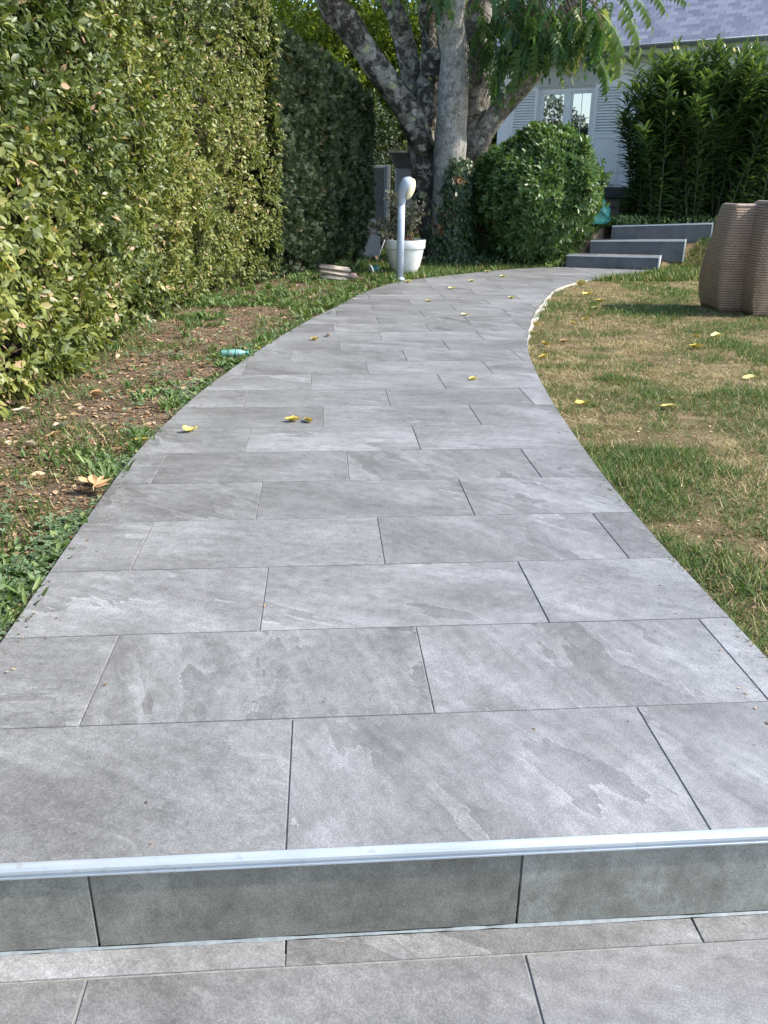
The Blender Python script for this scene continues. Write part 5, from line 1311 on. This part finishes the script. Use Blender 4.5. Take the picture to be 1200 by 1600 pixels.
for a in (
    (1045, 637, .095, 60, 'ypale', 'large pale yellow crumpled leaf on the dry patch of lawn', GL, 2),
    (909, 632, .085, 90, 'yleaf', 'yellow leaf on the lawn near the right path edge', GL, 0),
    (1087, 545, .11, 75, 'yleaf', 'yellow leaf, lowest of the three lying together in front of the armchairs', GL, 1),
    (1119, 528, .11, 95, 'ypale', 'broad pale leaf, right one of the three in front of the armchairs', GL, 3),
    (1087, 528, .08, 20, 'yleaf', 'small upright yellow leaf, top left of the three in front of the armchairs', GL, 2),
    (851, 540, .08, 40, 'yleaf', 'yellow leaf in the grass beside the path bend, upper of two', GL, 0),
    (850, 558, .08, 90, 'yleaf', 'yellow leaf in the grass beside the path bend, lower of two', GL, 1),
    (881, 535, .08, 70, 'tan', 'tan leaf in the grass right of the two yellow ones at the bend', GL, 3),
    (895, 504, .08, 20, 'yleaf', 'small yellow leaf standing in the grass past the mortar edge', GL, 2),
    (915, 499, .085, 50, 'yleaf', 'yellow leaf on the lawn just right of the small standing one', GL, 0),
    (937, 472, .11, 85, 'yleaf', 'yellow leaf on the dry grass before the steps, centre of a scatter', GL, 1),
    (932, 482, .1, 70, 'ypale', 'pale leaf just below the yellow one in the scatter before the steps', GL, 2),
    (908, 446, .14, 55, 'ypale', 'pale yellow leaf in the grass edge where the path turns to the steps', GL, 3),
    (918, 462, .13, 100, 'yleaf', 'yellow leaf in the scatter before the steps, next to the path', GL, 0),
    (1128, 486, .09, 80, 'ypale', 'pale leaf in the shade at the foot of the armchairs', GL, 1),
    (1006, 390, .13, 40, 'ypale', 'pale leaf on the grass slope beside the middle step', GL, 2),
    (1047, 410, .12, 75, 'ypale', 'pale leaf at the right foot of the lowest step', GL, 0),
    (838, 508, .07, 60, 'yleaf', 'yellow leaf caught on the white mortar edge', GL, 3),
    (832, 520, .07, 10, 'ypale', 'pale leaf at the near tip of the white mortar edge', GL, 1),
    (1170, 590, .09, 85, 'ypale', 'pale leaf on the lawn by the bright green tuft', GL, 2),
): leaf(*a, onpath=False)
for a in (
    (219, 690, .085, 80, 'yleaf', 'golden leaf curled against the left edge of the path', GB, 2),
    (95, 667, .085, 75, 'bleach', 'bleached white leaf on the bare soil below the hedge', GB, 0),
    (85, 683, .085, 100, 'tan', 'pinkish tan leaf on bare soil just below the bleached one', GB, 1),
    (46, 700, .08, 60, 'bleach', 'cream leaf on bare soil left of the tan one', GB, 3),
    (125, 700, .06, 40, 'bleach', 'small cream leaf on the soil among weeds near the path', GB, 2),
    (35, 645, .1, 100, 'bleach', 'large buff leaf at the foot of the hedge', GB, 1),
    (131, 640, .06, 70, 'bleach', 'pale round leaf on the soil between weed clumps', GB, 0),
    (152, 620, .09, 80, 'tan', 'long brown leaf on the soil before the hedge foot', GB, 3),
    (402, 546, .08, 30, 'yleaf', 'golden leaf at the cap end of the teal bottle', GB, 1),
    (68, 822, .06, 20, 'tan', 'rust leaf standing in the clover', GB, 2),
    (12, 870, .05, 120, 'tan', 'small rust leaf in the clover by the nearest left corner of the path', GB, 0),
): leaf(*a, onpath=False)
# the tan leaf with several leaflets
pc = gp(148, 765, 0); pc[2] = .012
pal = thing('palmate_leaf', 'tan dead leaf of five leaflets lying against the left path edge', 'leaf', pc)
for i, a in enumerate((-85, -40, 0, 40, 85)):
    o = link('leaflet', LM['tan'][i % 4], pal); d = math.radians(a - 20); o.location = (math.sin(-d) * .045, math.cos(d) * .045, .006 + .003 * i); o.rotation_euler = (.25, 0, d); o.scale = (.075, .085, .06)
V, F = tube([(0, 0, .01), (.005, -.035, .012), (.012, -.06, .006)], [.002, .002, .0015], 5); part('stalk', V, F, 'tan', pal)

# crumbs of soil and clippings blown onto the tiles, most along the edges
def crumbs():
    n = 1500; y = 1.35 + 11.5 * rng.random(n) ** 1.5; xl = np.interp(y, LS[:, 1], LS[:, 0]); xr = np.interp(y, RS[:, 1], RS[:, 0])
    u = np.where(rng.random(n) < .9, rng.exponential(.03, n), rng.random(n) * .5).clip(0, .5); u = np.where(rng.random(n) < .5, u, 1 - u)
    x = xl + (xr - xl) * (.006 + .988 * u); P = np.stack([x, y, np.full(n, .0022)], 1)
    merge('path_crumbs', LEAF, P, rand_dir(n) * [1, 1, .05], rand_dir(n) * .25 + [0, 0, 1], rng.gamma(2.0, .0028, n).clip(.003, .02), rng.beta(1.3, 2.4, n), 'litter')
crumbs()
